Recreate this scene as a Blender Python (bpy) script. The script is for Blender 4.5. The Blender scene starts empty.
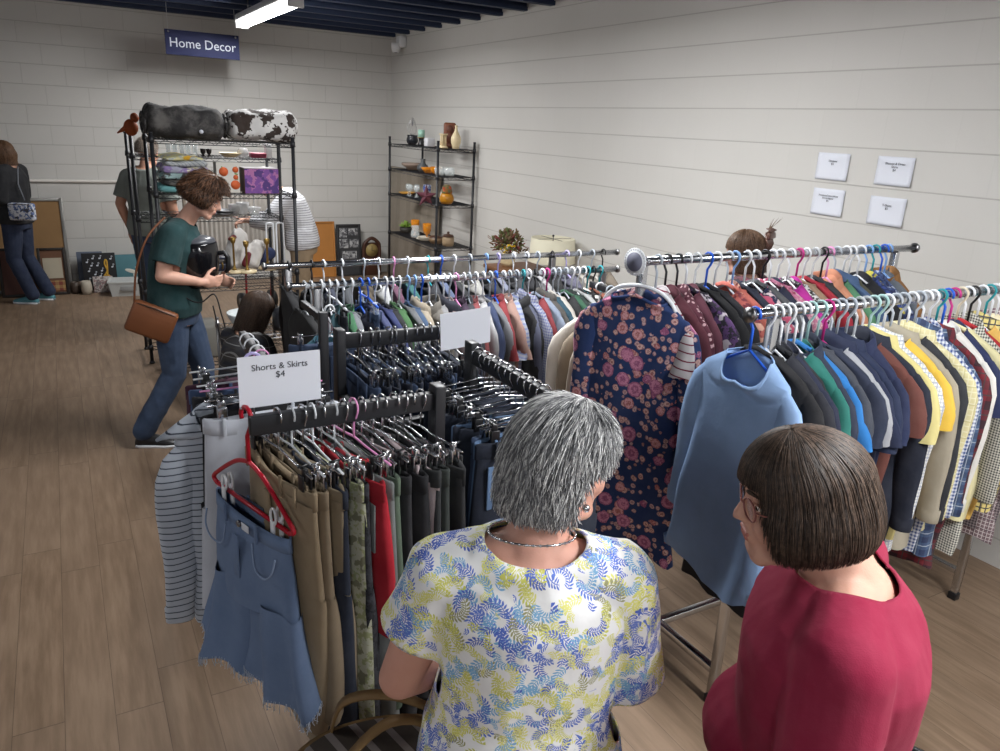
import bpy, bmesh, math, random
from mathutils import Vector, Matrix, noise
PI = math.pi
C = bpy.context.scene.collection
S = bpy.context.scene
def V(*a): return Vector(a)

# ------------------------------------------------------------------ camera
CAMZ = 1.98
cam_data = bpy.data.cameras.new('camera'); cam = bpy.data.objects.new('camera', cam_data); C.objects.link(cam)
Rm = Matrix(((0.87126916, 0.11080271, -0.47813472), (-0.4883241, 0.29353704, -0.82181237), (0.04929122, 0.94950448, 0.30985741)))
Rm = Rm.to_quaternion().normalized().to_matrix().to_4x4()
cam.matrix_world = Matrix.Translation((0, 0, CAMZ)) @ Rm
cam_data.sensor_width = 36; cam_data.sensor_fit = 'HORIZONTAL'
cam_data.lens = 757.3 / 1000 * 36
cam_data.clip_start = 0.05
S.camera = cam
# ------------------------------------------------------------------ world, lights, exposure
w = bpy.data.worlds.new('world'); S.world = w; w.use_nodes = True
w.node_tree.nodes['Background'].inputs[0].default_value = (0.80, 0.87, 1.0, 1)
w.node_tree.nodes['Background'].inputs[1].default_value = 0.22
S.view_settings.view_transform = 'Standard'; S.view_settings.look = 'None'
S.view_settings.exposure = 0.05; S.view_settings.gamma = 1; S.view_settings.use_curve_mapping = False
def area(loc, sx, sy, power, color=(1, .985, .97), rot=(0, 0, 0)):
    l = bpy.data.lights.new('area', 'AREA'); l.shape = 'RECTANGLE'; l.size = sx; l.size_y = sy; l.energy = power; l.color = color
    o = bpy.data.objects.new('tube_glow', l); o.location = loc; o.rotation_euler = rot; C.objects.link(o); return o
# tube fixtures of the hall: (x, y, power) ; the first one is in view
TUBES = [(1.76, 7.5, 84), (1.9, 3.6, 92), (1.9, -0.4, 98), (-2.2, 3.4, 20), (3.1, -3.0, 45), (-1.0, -2.2, 45)]
for tx, ty, tp in TUBES:
    area((tx, ty, 2.765), 0.10, 1.9, tp, (.98, .99, 1))

# ------------------------------------------------------------------ mesh helpers
class MB:
    def __init__(s): s.v = []; s.f = []
    def add(s, vs, fs):
        n = len(s.v); s.v += [tuple(p) for p in vs]; s.f += [tuple(i + n for i in f) for f in fs]; return s
    def box(s, c, size, M=None, bev=0.0):
        x, y, z = [a / 2 for a in size]
        if bev <= 0:
            vs = [V(i * x, j * y, k * z) for i in (-1, 1) for j in (-1, 1) for k in (-1, 1)]
            fs = [(0, 1, 3, 2), (4, 6, 7, 5), (0, 4, 5, 1), (2, 3, 7, 6), (0, 2, 6, 4), (1, 5, 7, 3)]
        else:
            b = bmesh.new(); bmesh.ops.create_cube(b, size=1)
            for q in b.verts: q.co = V(q.co.x * x * 2, q.co.y * y * 2, q.co.z * z * 2)
            bmesh.ops.bevel(b, geom=b.edges[:], offset=min(bev, min(x, y, z) * .9), segments=2, profile=.5, affect='EDGES')
            b.verts.index_update(); vs = [q.co.copy() for q in b.verts]; fs = [[q.index for q in f.verts] for f in b.faces]; b.free()
        if M is not None: vs = [M @ p for p in vs]
        return s.add([p + V(*c) for p in vs], fs)
    def tube(s, pts, r, seg=8, closed=False, cap=True):
        pts = [V(*p) for p in pts]; n = len(pts)
        rs = r if isinstance(r, (list, tuple)) else [r] * n
        vs = []; up = None
        for i, p in enumerate(pts):
            if closed: t = pts[(i + 1) % n] - pts[i - 1]
            else: t = pts[min(i + 1, n - 1)] - pts[max(i - 1, 0)]
            t = t.normalized() if t.length > 1e-9 else V(0, 0, 1)
            if up is None:
                a = V(0, 0, 1) if abs(t.z) < .9 else V(1, 0, 0)
                up = (a - t * a.dot(t)).normalized()
            else:
                up = up - t * up.dot(t)
                up = up.normalized() if up.length > 1e-6 else t.orthogonal().normalized()
            sd = t.cross(up)
            for k in range(seg):
                a = 2 * PI * k / seg
                vs.append(p + (up * math.cos(a) + sd * math.sin(a)) * rs[i])
        fs = []
        m = n if closed else n - 1
        for i in range(m):
            j = (i + 1) % n
            for k in range(seg):
                l = (k + 1) % seg
                fs.append((i * seg + k, i * seg + l, j * seg + l, j * seg + k))
        if cap and not closed:
            fs.append(tuple(range(seg))[::-1]); fs.append(tuple((n - 1) * seg + k for k in range(seg)))
        return s.add(vs, fs)
    def loft(s, rings, cap=True):
        n = len(rings[0]); vs = [p for r in rings for p in r]; fs = []
        for i in range(len(rings) - 1):
            for k in range(n):
                l = (k + 1) % n
                fs.append((i * n + k, i * n + l, (i + 1) * n + l, (i + 1) * n + k))
        if cap:
            fs.append(tuple(range(n))[::-1]); fs.append(tuple((len(rings) - 1) * n + k for k in range(n)))
        return s.add(vs, fs)
    def lathe(s, prof, c=(0, 0, 0), seg=24, M=None, cap=True):
        rings = []
        for r, z in prof:
            ring = [V(r * math.cos(2 * PI * k / seg), r * math.sin(2 * PI * k / seg), z) for k in range(seg)]
            if M is not None: ring = [M @ p for p in ring]
            rings.append([p + V(*c) for p in ring])
        return s.loft(rings, cap)
    def ell(s, c, r, M=None, seg=20, rings=12):
        pr = []
        for i in range(rings + 1):
            a = PI * i / rings - PI / 2
            pr.append([V(max(math.cos(a), .002) * r[0] * math.cos(2 * PI * k / seg), max(math.cos(a), .002) * r[1] * math.sin(2 * PI * k / seg), math.sin(a) * r[2]) for k in range(seg)])
        if M is not None: pr = [[M @ p for p in q] for q in pr]
        return s.loft([[p + V(*c) for p in q] for q in pr])
    def cap(s, a, b, ra, rb, seg=16):
        a = V(*a); b = V(*b); d = b - a; L = d.length; t = d.normalized() if L > 1e-6 else V(0, 0, 1)
        pts = []; rs = []
        for k in range(5):
            q = PI / 2 * k / 5; pts.append(a - t * ra * math.cos(q)); rs.append(max(ra * math.sin(q), ra * .05))
        for k in range(4): f = k / 3; pts.append(a + d * f); rs.append(ra + (rb - ra) * f)
        for k in range(1, 6):
            q = PI / 2 * k / 5; pts.append(b + t * rb * math.sin(q)); rs.append(max(rb * math.cos(q), rb * .05))
        return s.tube(pts, rs, seg)
    def mesh(s, name, smooth=True):
        me = bpy.data.meshes.new(name); me.from_pydata(s.v, [], s.f); me.validate()
        if smooth:
            me.polygons.foreach_set('use_smooth', [True] * len(me.polygons))
        return me
    def obj(s, name, m, parent=None, smooth=True, rec=True):
        me = s.mesh(name, smooth)
        if rec: fixn(me)
        return link(name, me, m, parent)
def fixn(me):
    b = bmesh.new(); b.from_mesh(me); bmesh.ops.recalc_face_normals(b, faces=b.faces); b.to_mesh(me); b.free()
def link(name, me, m, parent=None):
    o = bpy.data.objects.new(name, me)
    if m is not None and len(me.materials) == 0: me.materials.append(m)
    C.objects.link(o)
    if parent is not None: o.parent = parent
    return o
def tag(o, label, cat, group=None, kind=None):
    if label: o['label'] = label
    if cat: o['category'] = cat
    if group: o['group'] = group
    if kind: o['kind'] = kind
    return o
def empty(name, loc, rz, label, cat, group=None):
    o = bpy.data.objects.new(name, None); o.empty_display_size = .1; C.objects.link(o)
    o.location = loc; o.rotation_euler = (0, 0, rz); return tag(o, label, cat, group)
def struct(o): o['kind'] = 'structure'; return o
def sharp(o, ang=35):
    me = o.data; me.polygons.foreach_set('use_smooth', [True] * len(me.polygons))
    b = bmesh.new(); b.from_mesh(me)
    for e in b.edges:
        if len(e.link_faces) == 2 and e.calc_face_angle(0) > math.radians(ang): e.smooth = False
    b.to_mesh(me); b.free(); return o
def remeshed(mb, name, voxel, smooth=3, fac=.5):
    me = mb.mesh(name); fixn(me)
    o = bpy.data.objects.new('tmp', me); C.objects.link(o)
    r = o.modifiers.new('r', 'REMESH'); r.mode = 'VOXEL'; r.voxel_size = voxel; r.use_smooth_shade = True
    if smooth:
        q = o.modifiers.new('s', 'SMOOTH'); q.iterations = smooth; q.factor = fac
    dg = bpy.context.evaluated_depsgraph_get(); dg.update()
    out = bpy.data.meshes.new_from_object(o.evaluated_get(dg)); out.name = name
    bpy.data.objects.remove(o); bpy.data.meshes.remove(me)
    out.polygons.foreach_set('use_smooth', [True] * len(out.polygons)); out.materials.clear()
    return out
def disp(me, fn):
    ns = [v.normal.copy() for v in me.vertices]
    for v, n in zip(me.vertices, ns): v.co += n * fn(v.co, n)

# ------------------------------------------------------------------ materials
def s2l(c):
    return tuple(((x / 255) / 12.92 if x / 255 <= .04045 else ((x / 255 + .055) / 1.055) ** 2.4) for x in c)
class NT:
    def __init__(s, name, rough=.8, metal=0, spec=.3):
        s.m = bpy.data.materials.new(name); s.m.use_nodes = True; s.t = s.m.node_tree; s.n = s.t.nodes
        s.b = s.n['Principled BSDF']; s.b.inputs['Roughness'].default_value = rough; s.b.inputs['Metallic'].default_value = metal
        s.b.inputs['Specular IOR Level'].default_value = spec
    def link(s, a, b): s.t.links.new(a, b)
    def node(s, ty, **k):
        n = s.n.new(ty)
        for a, b in k.items(): setattr(n, a, b)
        return n
    def setin(s, sock, v):
        if isinstance(v, bpy.types.NodeSocket): s.link(v, sock)
        elif isinstance(v, (tuple, list)):
            sock.default_value = tuple(v) + ((1,) if len(v) == 3 and sock.type == 'RGBA' else ())
        else: sock.default_value = v
    def ma(s, op, a, b=0.0, c=0.0):
        n = s.node('ShaderNodeMath', operation=op)
        s.setin(n.inputs[0], a); s.setin(n.inputs[1], b)
        if op in ('MULTIPLY_ADD', 'COMPARE', 'SMOOTH_MIN'): s.setin(n.inputs[2], c)
        return n.outputs[0]
    def vm(s, op, a, b=(0, 0, 0), out=0):
        n = s.node('ShaderNodeVectorMath', operation=op)
        s.setin(n.inputs[0], a)
        if op == 'SCALE': s.setin(n.inputs[3], b)
        else: s.setin(n.inputs[1], b)
        return n.outputs[out]
    def mix(s, f, a, b, bt='MIX'):
        n = s.node('ShaderNodeMix', data_type='RGBA', blend_type=bt); n.clamp_factor = True
        s.setin(n.inputs[0], f); s.setin(n.inputs[6], a); s.setin(n.inputs[7], b); return n.outputs[2]
    def co(s, which='Object'): return s.node('ShaderNodeTexCoord').outputs[which]
    def sep(s, v):
        n = s.node('ShaderNodeSeparateXYZ'); s.link(v, n.inputs[0]); return n.outputs
    def comb(s, x, y, z):
        n = s.node('ShaderNodeCombineXYZ'); s.setin(n.inputs[0], x); s.setin(n.inputs[1], y); s.setin(n.inputs[2], z); return n.outputs[0]
    def noise(s, vec, scale, detail=3, rough=.5, out='Fac'):
        n = s.node('ShaderNodeTexNoise'); s.link(vec, n.inputs['Vector']); n.inputs['Scale'].default_value = scale
        n.inputs['Detail'].default_value = detail; n.inputs['Roughness'].default_value = rough; return n.outputs[out]
    def ramp(s, f, stops, interp='LINEAR'):
        n = s.node('ShaderNodeValToRGB'); s.link(f, n.inputs[0]); n.color_ramp.interpolation = interp
        e = n.color_ramp.elements
        while len(e) < len(stops): e.new(.5)
        for q, (p, c) in zip(e, stops): q.position = p; q.color = tuple(c) + (1,)
        return n.outputs[0]
    def step(s, v, a, b):
        n = s.node('ShaderNodeMapRange', interpolation_type='SMOOTHSTEP'); s.setin(n.inputs[0], v)
        s.setin(n.inputs[1], a); s.setin(n.inputs[2], b); return n.outputs[0]
    def base(s, c): s.setin(s.b.inputs['Base Color'], c)
    def bump(s, h, st=.3, dist=.01):
        n = s.node('ShaderNodeBump'); s.setin(n.inputs['Height'], h); n.inputs['Strength'].default_value = st
        n.inputs['Distance'].default_value = dist; s.link(n.outputs[0], s.b.inputs['Normal']); return n
MC = {}
def plain(name, c, rough=.5, metal=0, spec=.4, var=.06, lin=False):
    k = ('p', name)
    if k in MC: return MC[k]
    n = NT(name, rough, metal, spec); col = c if lin else s2l(c)
    f = n.noise(n.co(), 9, 3)
    n.base(n.mix(f, tuple(x * (1 - var) for x in col), tuple(min(x * (1 + var), 1) for x in col)))
    MC[k] = n.m; return n.m
def glass(name, c=(235, 240, 240), alpha=.35, rough=.05):
    k = ('g', name)
    if k in MC: return MC[k]
    n = NT(name, rough, 0, .8); n.base(s2l(c)); n.b.inputs['Alpha'].default_value = alpha
    MC[k] = n.m; return n.m
def emis(name, c, st):
    n = NT(name); n.base(c); n.setin(n.b.inputs['Emission Color'], c); n.b.inputs['Emission Strength'].default_value = st; return n.m
def cloth_finish(n, col, u=None, weave=900):
    co = n.co(); f = n.noise(co, 14, 4, .6)
    n.base(n.mix(f, n.mix(.20, col, (0, 0, 0)), n.mix(.035, col, (1, 1, 1))))
    h = n.noise(co, weave * .5, 1); h2 = n.noise(co, 22, 3)
    n.bump(n.ma('ADD', n.ma('MULTIPLY', h, .12), n.ma('MULTIPLY', h2, .9)), .35, .006)
    n.b.inputs['Sheen Weight'].default_value = .03
def uv2(n):
    x, y, z = n.sep(n.co())
    return n.ma('ADD', x, n.ma('MULTIPLY', y, .6)), z
def band(n, v, period, width, off=0.0):
    f = n.ma('FRACT', n.ma('ADD', n.ma('DIVIDE', v, period), off))
    return n.ma('LESS_THAN', f, width)
def cloth(pat, c1, c2=(255, 255, 255), c3=(0, 0, 0), sc=.03):
    k = ('c', pat, c1, c2, c3, sc)
    if k in MC: return MC[k]
    n = NT('fabric_' + pat, .88, 0, .15); a, b, d = s2l(c1), s2l(c2), s2l(c3)
    u, z = uv2(n); co = n.co()
    if pat == 'plain': col = a
    elif pat == 'denim':
        f = n.noise(co, 30, 4, .7); g = n.noise(co, 6, 2)
        col = n.mix(n.ma('MULTIPLY', n.ma('ADD', f, g), .5), a, b)
    elif pat == 'heather': col = n.mix(n.noise(co, 260, 2), a, b)
    elif pat == 'stripe': col = n.mix(band(n, z, sc, .42), a, b)
    elif pat == 'pinstripe': col = n.mix(band(n, z, sc, .17), a, b)
    elif pat == 'vstripe': col = n.mix(band(n, u, sc, .4), a, b)
    elif pat == 'diag': col = n.mix(band(n, n.ma('ADD', u, z), sc, .3), a, b)
    elif pat == 'gingham':
        f = n.ma('MULTIPLY', n.ma('ADD', band(n, u, sc, .5), band(n, z, sc, .5)), .5); col = n.mix(f, a, b)
    elif pat == 'grid':
        f = n.ma('MAXIMUM', band(n, u, sc, .2), band(n, z, sc, .2)); col = n.mix(f, a, b)
        g = n.ma('MAXIMUM', band(n, u, sc * 3, .08, .4), band(n, z, sc * 3, .08, .4)); col = n.mix(n.ma('MULTIPLY', g, .7), col, d)
    elif pat == 'plaid':
        f = n.ma('MULTIPLY', n.ma('ADD', band(n, u, sc, .45), band(n, z, sc, .45)), .5); col = n.mix(f, a, b)
        g = n.ma('MAXIMUM', band(n, u, sc, .07, .3), band(n, z, sc, .07, .3)); col = n.mix(n.ma('MULTIPLY', g, .8), col, d)
    elif pat == 'dots':
        v = n.node('ShaderNodeTexVoronoi'); n.link(co, v.inputs['Vector']); v.inputs['Scale'].default_value = 1 / sc
        col = n.mix(n.step(v.outputs['Distance'], .36, .3), a, b)
    elif pat == 'print':
        f = n.noise(co, 1 / sc, 3, .6); g = n.noise(co, .6 / sc, 2)
        col = n.mix(n.step(f, .5, .54), a, b); col = n.mix(n.step(g, .56, .6), col, d)
    elif pat == 'floral':
        wv = n.vm('ADD', co, n.vm('SCALE', n.noise(co, 45, 2, .5, 'Color'), .010))
        def vor(sc_, off):
            q = n.node('ShaderNodeTexVoronoi'); n.link(n.vm('ADD', wv, off), q.inputs['Vector']); q.inputs['Scale'].default_value = sc_; return q.outputs['Distance'], n.sep(q.outputs['Color'])
        col = a; pn = n.noise(co, 170, 2)
        for sc_, off, th_, pr_, ca_, cb_ in ((3.1 / sc, (0, 0, 0), .40, .45, (218, 186, 184), (170, 120, 120)), (2.5 / sc, (.3, .1, .7), .40, .5, (232, 196, 188), (190, 120, 104)), (1.25 / sc, (.7, .5, .2), .36, .45, (226, 172, 176), (200, 108, 92)), (1.0 / sc, (0, .2, .4), .37, .35, (216, 144, 174), (176, 88, 130))):
            ds, rn = vor(sc_, off); m_ = n.ma('MULTIPLY', n.ma('LESS_THAN', ds, th_), n.ma('GREATER_THAN', rn[0], pr_))
            t_ = n.ma('ADD', n.ma('MULTIPLY', n.ma('SINE', n.ma('ADD', n.ma('MULTIPLY', ds, 26), n.ma('MULTIPLY', pn, 9))), .5), .5)
            col = n.mix(m_, col, n.mix(t_, s2l(ca_), n.mix(.3, s2l(cb_), a)))
    elif pat == 'cow':
        f = n.noise(co, 9, 2, .6); g = n.noise(co, 55, 2); f3 = n.noise(co, 26, 2)
        col = n.mix(n.ma('MAXIMUM', n.step(n.ma('ADD', f, n.ma('MULTIPLY', g, .2)), .62, .66), n.step(n.ma('ADD', f3, n.ma('MULTIPLY', g, .15)), .68, .70)), a, b)
    elif pat == 'fur':
        f = n.noise(co, 8, 5, .7); col = n.mix(n.step(f, .42, .68), a, b)
    cloth_finish(n, col); MC[k] = n.m; return n.m
WOFF = .282
def mat_wall(vj=.55):
    n = NT('painted_block', .62, 0, .35)
    x, y, z = n.sep(n.co()); s_ = n.ma('ADD', x, y)
    g = n.comb(n.ma('ADD', s_, WOFF), n.ma('ADD', z, -.147), 0)
    br = n.node('ShaderNodeTexBrick'); n.link(g, br.inputs['Vector']); br.inputs['Scale'].default_value = 1
    br.offset = .5; br.inputs['Brick Width'].default_value = .4064; br.inputs['Row Height'].default_value = .2032
    br.inputs['Mortar Size'].default_value = .0045; br.inputs['Mortar Smooth'].default_value = .9
    br.inputs['Color1'].default_value = (.0, .0, .0, 1); br.inputs['Color2'].default_value = (1, 1, 1, 1)
    # horizontal joints are tooled deeper than the filled vertical ones
    fz = n.ma('FRACT', n.ma('DIVIDE', n.ma('ADD', z, -.147), .2032)); hj = n.ma('LESS_THAN', n.ma('ABSOLUTE', n.ma('SUBTRACT', n.ma('FRACT', n.ma('ADD', fz, .5)), .5)), .018)
    m = n.ma('MAXIMUM', n.ma('MULTIPLY', br.outputs['Fac'], vj), hj)
    f = n.noise(n.co(), 1.3, 3); f2 = n.noise(n.co(), 90, 3, .7)
    base = n.mix(f, s2l((194, 192, 187)), s2l((203, 201, 197)))
    base = n.mix(n.ma('MULTIPLY', br.outputs['Color'], .05), base, s2l((180, 176, 170)))
    n.base(n.mix(n.ma('MULTIPLY', m, .42), base, s2l((128, 124, 118))))
    n.bump(n.ma('ADD', n.ma('MULTIPLY', m, -1.0), n.ma('MULTIPLY', f2, .16)), .7, .006)
    return n.m
def mat_floor():
    n = NT('vinyl_plank', .46, 0, .4)
    x, y, z = n.sep(n.co())
    pi_ = n.ma('DIVIDE', n.ma('ADD', x, .035), .152); row = n.ma('FLOOR', pi_)
    ro = n.ma('FRACT', n.ma('MULTIPLY', n.ma('SINE', n.ma('MULTIPLY', row, 12.98)), 437.5))
    pj = n.ma('ADD', n.ma('DIVIDE', y, 1.22), ro); col = n.ma('FLOOR', pj)
    r = n.ma('FRACT', n.ma('MULTIPLY', n.ma('SINE', n.ma('ADD', n.ma('MULTIPLY', row, 7.13), n.ma('MULTIPLY', col, 31.7))), 913.3))
    v = n.comb(n.ma('ADD', x, n.ma('MULTIPLY', r, 7)), n.ma('MULTIPLY', n.ma('ADD', y, n.ma('MULTIPLY', r, 3)), .09), 0)
    g = n.noise(v, 26, 6, .62); g2 = n.noise(v, 5, 3, .5)
    fx = n.ma('ABSOLUTE', n.ma('SUBTRACT', n.ma('FRACT', pi_), .5)); fy = n.ma('ABSOLUTE', n.ma('SUBTRACT', n.ma('FRACT', pj), .5))
    gap = n.ma('MAXIMUM', n.ma('GREATER_THAN', fx, .4925), n.ma('GREATER_THAN', fy, .4985))
    # cathedral grain
    wv = n.node('ShaderNodeTexWave', wave_type='RINGS'); n.link(n.vm('MULTIPLY', v, (1, 1.6, 1)), wv.inputs[0]); wv.inputs['Scale'].default_value = 7; wv.inputs['Distortion'].default_value = 5; wv.inputs['Detail'].default_value = 2
    a = n.mix(n.step(g, .3, .7), s2l((116, 95, 76)), s2l((144, 122, 101)))
    a = n.mix(n.ma('MULTIPLY', wv.outputs[0], .22), a, s2l((104, 84, 67)))
    a = n.mix(n.ma('MULTIPLY', n.step(g2, .55, .75), .45), a, s2l((96, 79, 64)))
    a = n.mix(n.ma('MULTIPLY', r, .3), a, s2l((134, 114, 96)))
    n.base(n.mix(n.ma('MULTIPLY', gap, .6), a, s2l((60, 46, 36))))
    n.bump(n.ma('SUBTRACT', n.ma('MULTIPLY', g, .3), gap), .25, .003); return n.m
def mat_sprigs():
    # curved leafy sprigs on white jersey: every cell of the print carries an arc with paired leaves
    n = NT('sprig_jersey', .85, 0, .2); tc = n.node('ShaderNodeTexCoord'); co = tc.outputs['Object']; nor = tc.outputs['Normal']
    t1 = n.vm('NORMALIZE', n.vm('CROSS_PRODUCT', nor, (.05, 1, .12))); t2 = n.vm('CROSS_PRODUCT', nor, t1)
    col = s2l((236, 236, 236))
    layers = [(16.5, (0, 0, 0), 0, .27, .30), (17.5, (.5, .37, .61), 1, .27, .28), (16, (.23, .71, .13), 2, .27, .28), (18.5, (.83, .11, .45), 0, .25, .28), (17, (.13, .51, .85), 1, .26, .28)]
    for sc, off, c, R, ex in layers:
        cs = n.vm('ADD', n.vm('SCALE', co, sc), off)
        vo = n.node('ShaderNodeTexVoronoi'); n.link(cs, vo.inputs['Vector']); vo.inputs['Scale'].default_value = 1; vo.inputs['Randomness'].default_value = .7
        p = n.vm('SUBTRACT', cs, vo.outputs['Position']); rn = n.sep(vo.outputs['Color'])
        a = n.vm('DOT_PRODUCT', p, t1, 1); b = n.vm('DOT_PRODUCT', p, t2, 1)
        an = n.ma('MULTIPLY', rn[0], 6.283); ca = n.ma('COSINE', an); sa = n.ma('SINE', an)
        x = n.ma('SUBTRACT', n.ma('MULTIPLY', a, ca), n.ma('MULTIPLY', b, sa)); y = n.ma('ADD', n.ma('MULTIPLY', a, sa), n.ma('MULTIPLY', b, ca))
        x = n.ma('ADD', x, .06); cell = 1.0
        r = n.ma('SQRT', n.ma('ADD', n.ma('MULTIPLY', x, x), n.ma('MULTIPLY', y, y))); th = n.ma('ARCTAN2', y, x)
        vv = n.ma('SUBTRACT', r, R + .05); av = n.ma('ABSOLUTE', vv)
        u = n.ma('SUBTRACT', n.ma('MULTIPLY', th, 3.6), n.ma('MULTIPLY', av, 6))
        fr = n.ma('ABSOLUTE', n.ma('SUBTRACT', n.ma('FRACT', u), .5))
        wid = n.ma('MULTIPLY', n.ma('SINE', n.ma('MULTIPLY', n.ma('MINIMUM', n.ma('DIVIDE', av, .15), 1.0), PI)), .34)
        leaf = n.ma('MULTIPLY', n.ma('LESS_THAN', fr, wid), n.ma('LESS_THAN', av, .15))
        stem = n.ma('LESS_THAN', av, .011)
        ext = n.ma('LESS_THAN', n.ma('ABSOLUTE', th), 1.55)
        m = n.ma('MULTIPLY', n.ma('MULTIPLY', n.ma('MAXIMUM', leaf, stem), ext), cell)
        pal = [(0, (98, 124, 206)), (.26, (224, 222, 132)), (.52, (128, 178, 216)), (.68, (206, 206, 104)), (.84, (84, 108, 194)), (.94, (160, 160, 116))]
        cc = n.ramp(n.ma('FRACT', n.ma('ADD', rn[1], c * .31)), [(p_, s2l(q_)) for p_, q_ in pal], 'CONSTANT')
        col = n.mix(m, col, cc)
    n.base(col); h = n.noise(co, 18, 3); n.bump(h, .3, .012); return n.m
def mat_hair(name, c1, c2, sc=120):
    n = NT(name, .5, 0, .35); f = n.noise(n.co(), sc, 3, .6); n.base(n.mix(n.step(f, .35, .65), s2l(c1), s2l(c2)))
    return n.m
def mat_skin(name, c):
    n = NT(name, .55, 0, .35); f = n.noise(n.co(), 25, 3); f2 = n.noise(n.co(), 9, 2)
    a = s2l(c); n.base(n.mix(f, n.mix(.12, a, (.35, .08, .05)), n.mix(.08, a, (1, .75, .6))))
    n.b.inputs['Subsurface Weight'].default_value = .06; n.b.inputs['Subsurface Radius'].default_value = (.02, .008, .004)
    n.bump(n.noise(n.co(), 300, 2), .15, .002); return n.m
CHROME = plain('chrome', (200, 202, 206), .22, 1.0, .5, .02)
DCHROME = plain('dull_chrome', (150, 150, 152), .3, 1.0, .5, .02)
BLACKM = plain('black_steel', (38, 39, 43), .45, .2, .5)
BLACKP = plain('black_plastic', (24, 24, 27), .4, 0, .5)
WHITEP = plain('white_plastic', (226, 229, 234), .35, 0, .5)
PAPER = plain('white_paper', (214, 217, 226), .7, 0, .3, .01)
INK = plain('dark_ink', (60, 62, 70), .7)
WOOD = plain('brown_wood', (112, 74, 46), .5, 0, .4, .2)

# ------------------------------------------------------------------ room
WX, WY, ZC = 3.9, 9.9, 3.05
WALL = mat_wall()
struct(MB().box((.5, 2.5, -.05), (12, 15.2, .1)).obj('floor', mat_floor(), smooth=False))
struct(MB().box((-.75, WY + .1, 1.6), (9.7, .2, 3.4)).obj('wall_back', WALL, smooth=False))
struct(MB().box((WX + .1, 2.5, 1.6), (.2, 15.2, 3.4)).obj('wall_right', mat_wall(.10), smooth=False))
NAVY = plain('navy_ceiling_paint', (44, 55, 80), .6, 0, .3)
struct(MB().box((.5, 2.5, 3.33), (12, 15.2, .06)).obj('ceiling', NAVY, smooth=False))
jy = 9.8; k = 0
while jy > -4.5:
    m = MB(); m.box((-.75, jy, 3.16), (9.3, .035, .26)); m.box((-.75, jy, 3.03), (9.3, .075, .035))
    o = m.obj('trim_%d' % (k + 1), NAVY, smooth=False); struct(o); jy -= .46; k += 1
struct(MB().tube([(-5.4, WY - .018, 1.185), (1.0, WY - .018, 1.19)], .016, 10).obj('trim_40', plain('conduit_paint', (205, 200, 194), .5)))
# ceiling tubes
TUBE_E = emis('tube_light', (1, .98, .95), 22.0); FIX = plain('fixture_white', (225, 226, 228), .4)
for i, (tx, ty, tp) in enumerate(TUBES):
    r = empty('strip_light', (tx, ty, 2.88), 0, ['white strip light glowing on the dark ceiling near the far corner', 'strip light above the middle clothes racks', 'strip light over the shoppers', 'strip light over the bare floor at left', 'strip light over the front right', 'strip light over the front left'][i], 'light')
    MB().box((0, 0, .02), (.12, 2.0, .06), bev=.012).obj('housing', FIX, r)
    MB().box((0, 0, -.045), (.085, 1.9, .07), bev=.03).obj('diffuser', TUBE_E, r)
    MB().box((0, 1.0, -.02), (.13, .03, .12), bev=.008).obj('end_cap', FIX, r); MB().box((0, -1.0, -.02), (.13, .03, .12), bev=.008).obj('end_cap', FIX, r)
    m = MB()
    for yy in (-.7, .7): m.tube([(0, yy, .05), (0, yy, .16)], .006, 6)
    m.obj('hanger_rod', DCHROME, r)
# camera dome in the corner
r = empty('security_camera', (WX - .03, 9.45, 2.93), 0, 'small white security camera high on the right wall near the corner', 'camera')
m = MB(); m.box((-.02, 0, 0), (.1, .13, .13), bev=.02); m.obj('housing', FIX, r)
MB().lathe([(.002, -.13), (.04, -.125), (.055, -.09), (.058, -.06), (.058, -.02)], (-.09, 0, 0)).obj('camera_body', FIX, r)
MB().ell((-.09, 0, -.105), (.036, .036, .03)).obj('lens', BLACKP, r)

def text(body, size, loc, rot, m, parent, name='lettering', al='CENTER', ext=.0006, sx=1):
    cu = bpy.data.curves.new(name, 'FONT'); cu.body = body; cu.size = size; cu.align_x = al; cu.align_y = 'CENTER'; cu.extrude = ext; cu.resolution_u = 3; cu.space_line = .95
    o = bpy.data.objects.new('t', cu); C.objects.link(o); dg = bpy.context.evaluated_depsgraph_get(); dg.update()
    me = bpy.data.meshes.new_from_object(o.evaluated_get(dg)); bpy.data.objects.remove(o)
    me.name = name; me.materials.clear(); q = link(name, me, m, parent); q.location = loc; q.rotation_euler = rot; q.scale = (sx, 1, 1); return q
# Home Decor sign
r = empty('hanging_sign', (1.46, 9.02, 2.655), 0, 'navy Home Decor sign hanging from the ceiling on two wires', 'sign')
MB().box((0, 0, 0), (.73, .012, .24), bev=.003).obj('board', plain('sign_navy', (52, 56, 88), .6, 0, .15), r)
text('Home Decor', .128, (0, -.009, -.005), (PI / 2, 0, 0), plain('sign_letter', (215, 220, 230), .6), r, sx=.95, ext=.001)
for x in (-.33, .33):
    MB().tube([(x, 0, .11), (x, 0, .40)], .0022, 6).obj('wire', plain('wire_white', (210, 212, 215), .4), r)
    MB().ell((x, -.008, .1), (.011, .006, .011), seg=10, rings=6).obj('grommet', DCHROME, r)
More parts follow.
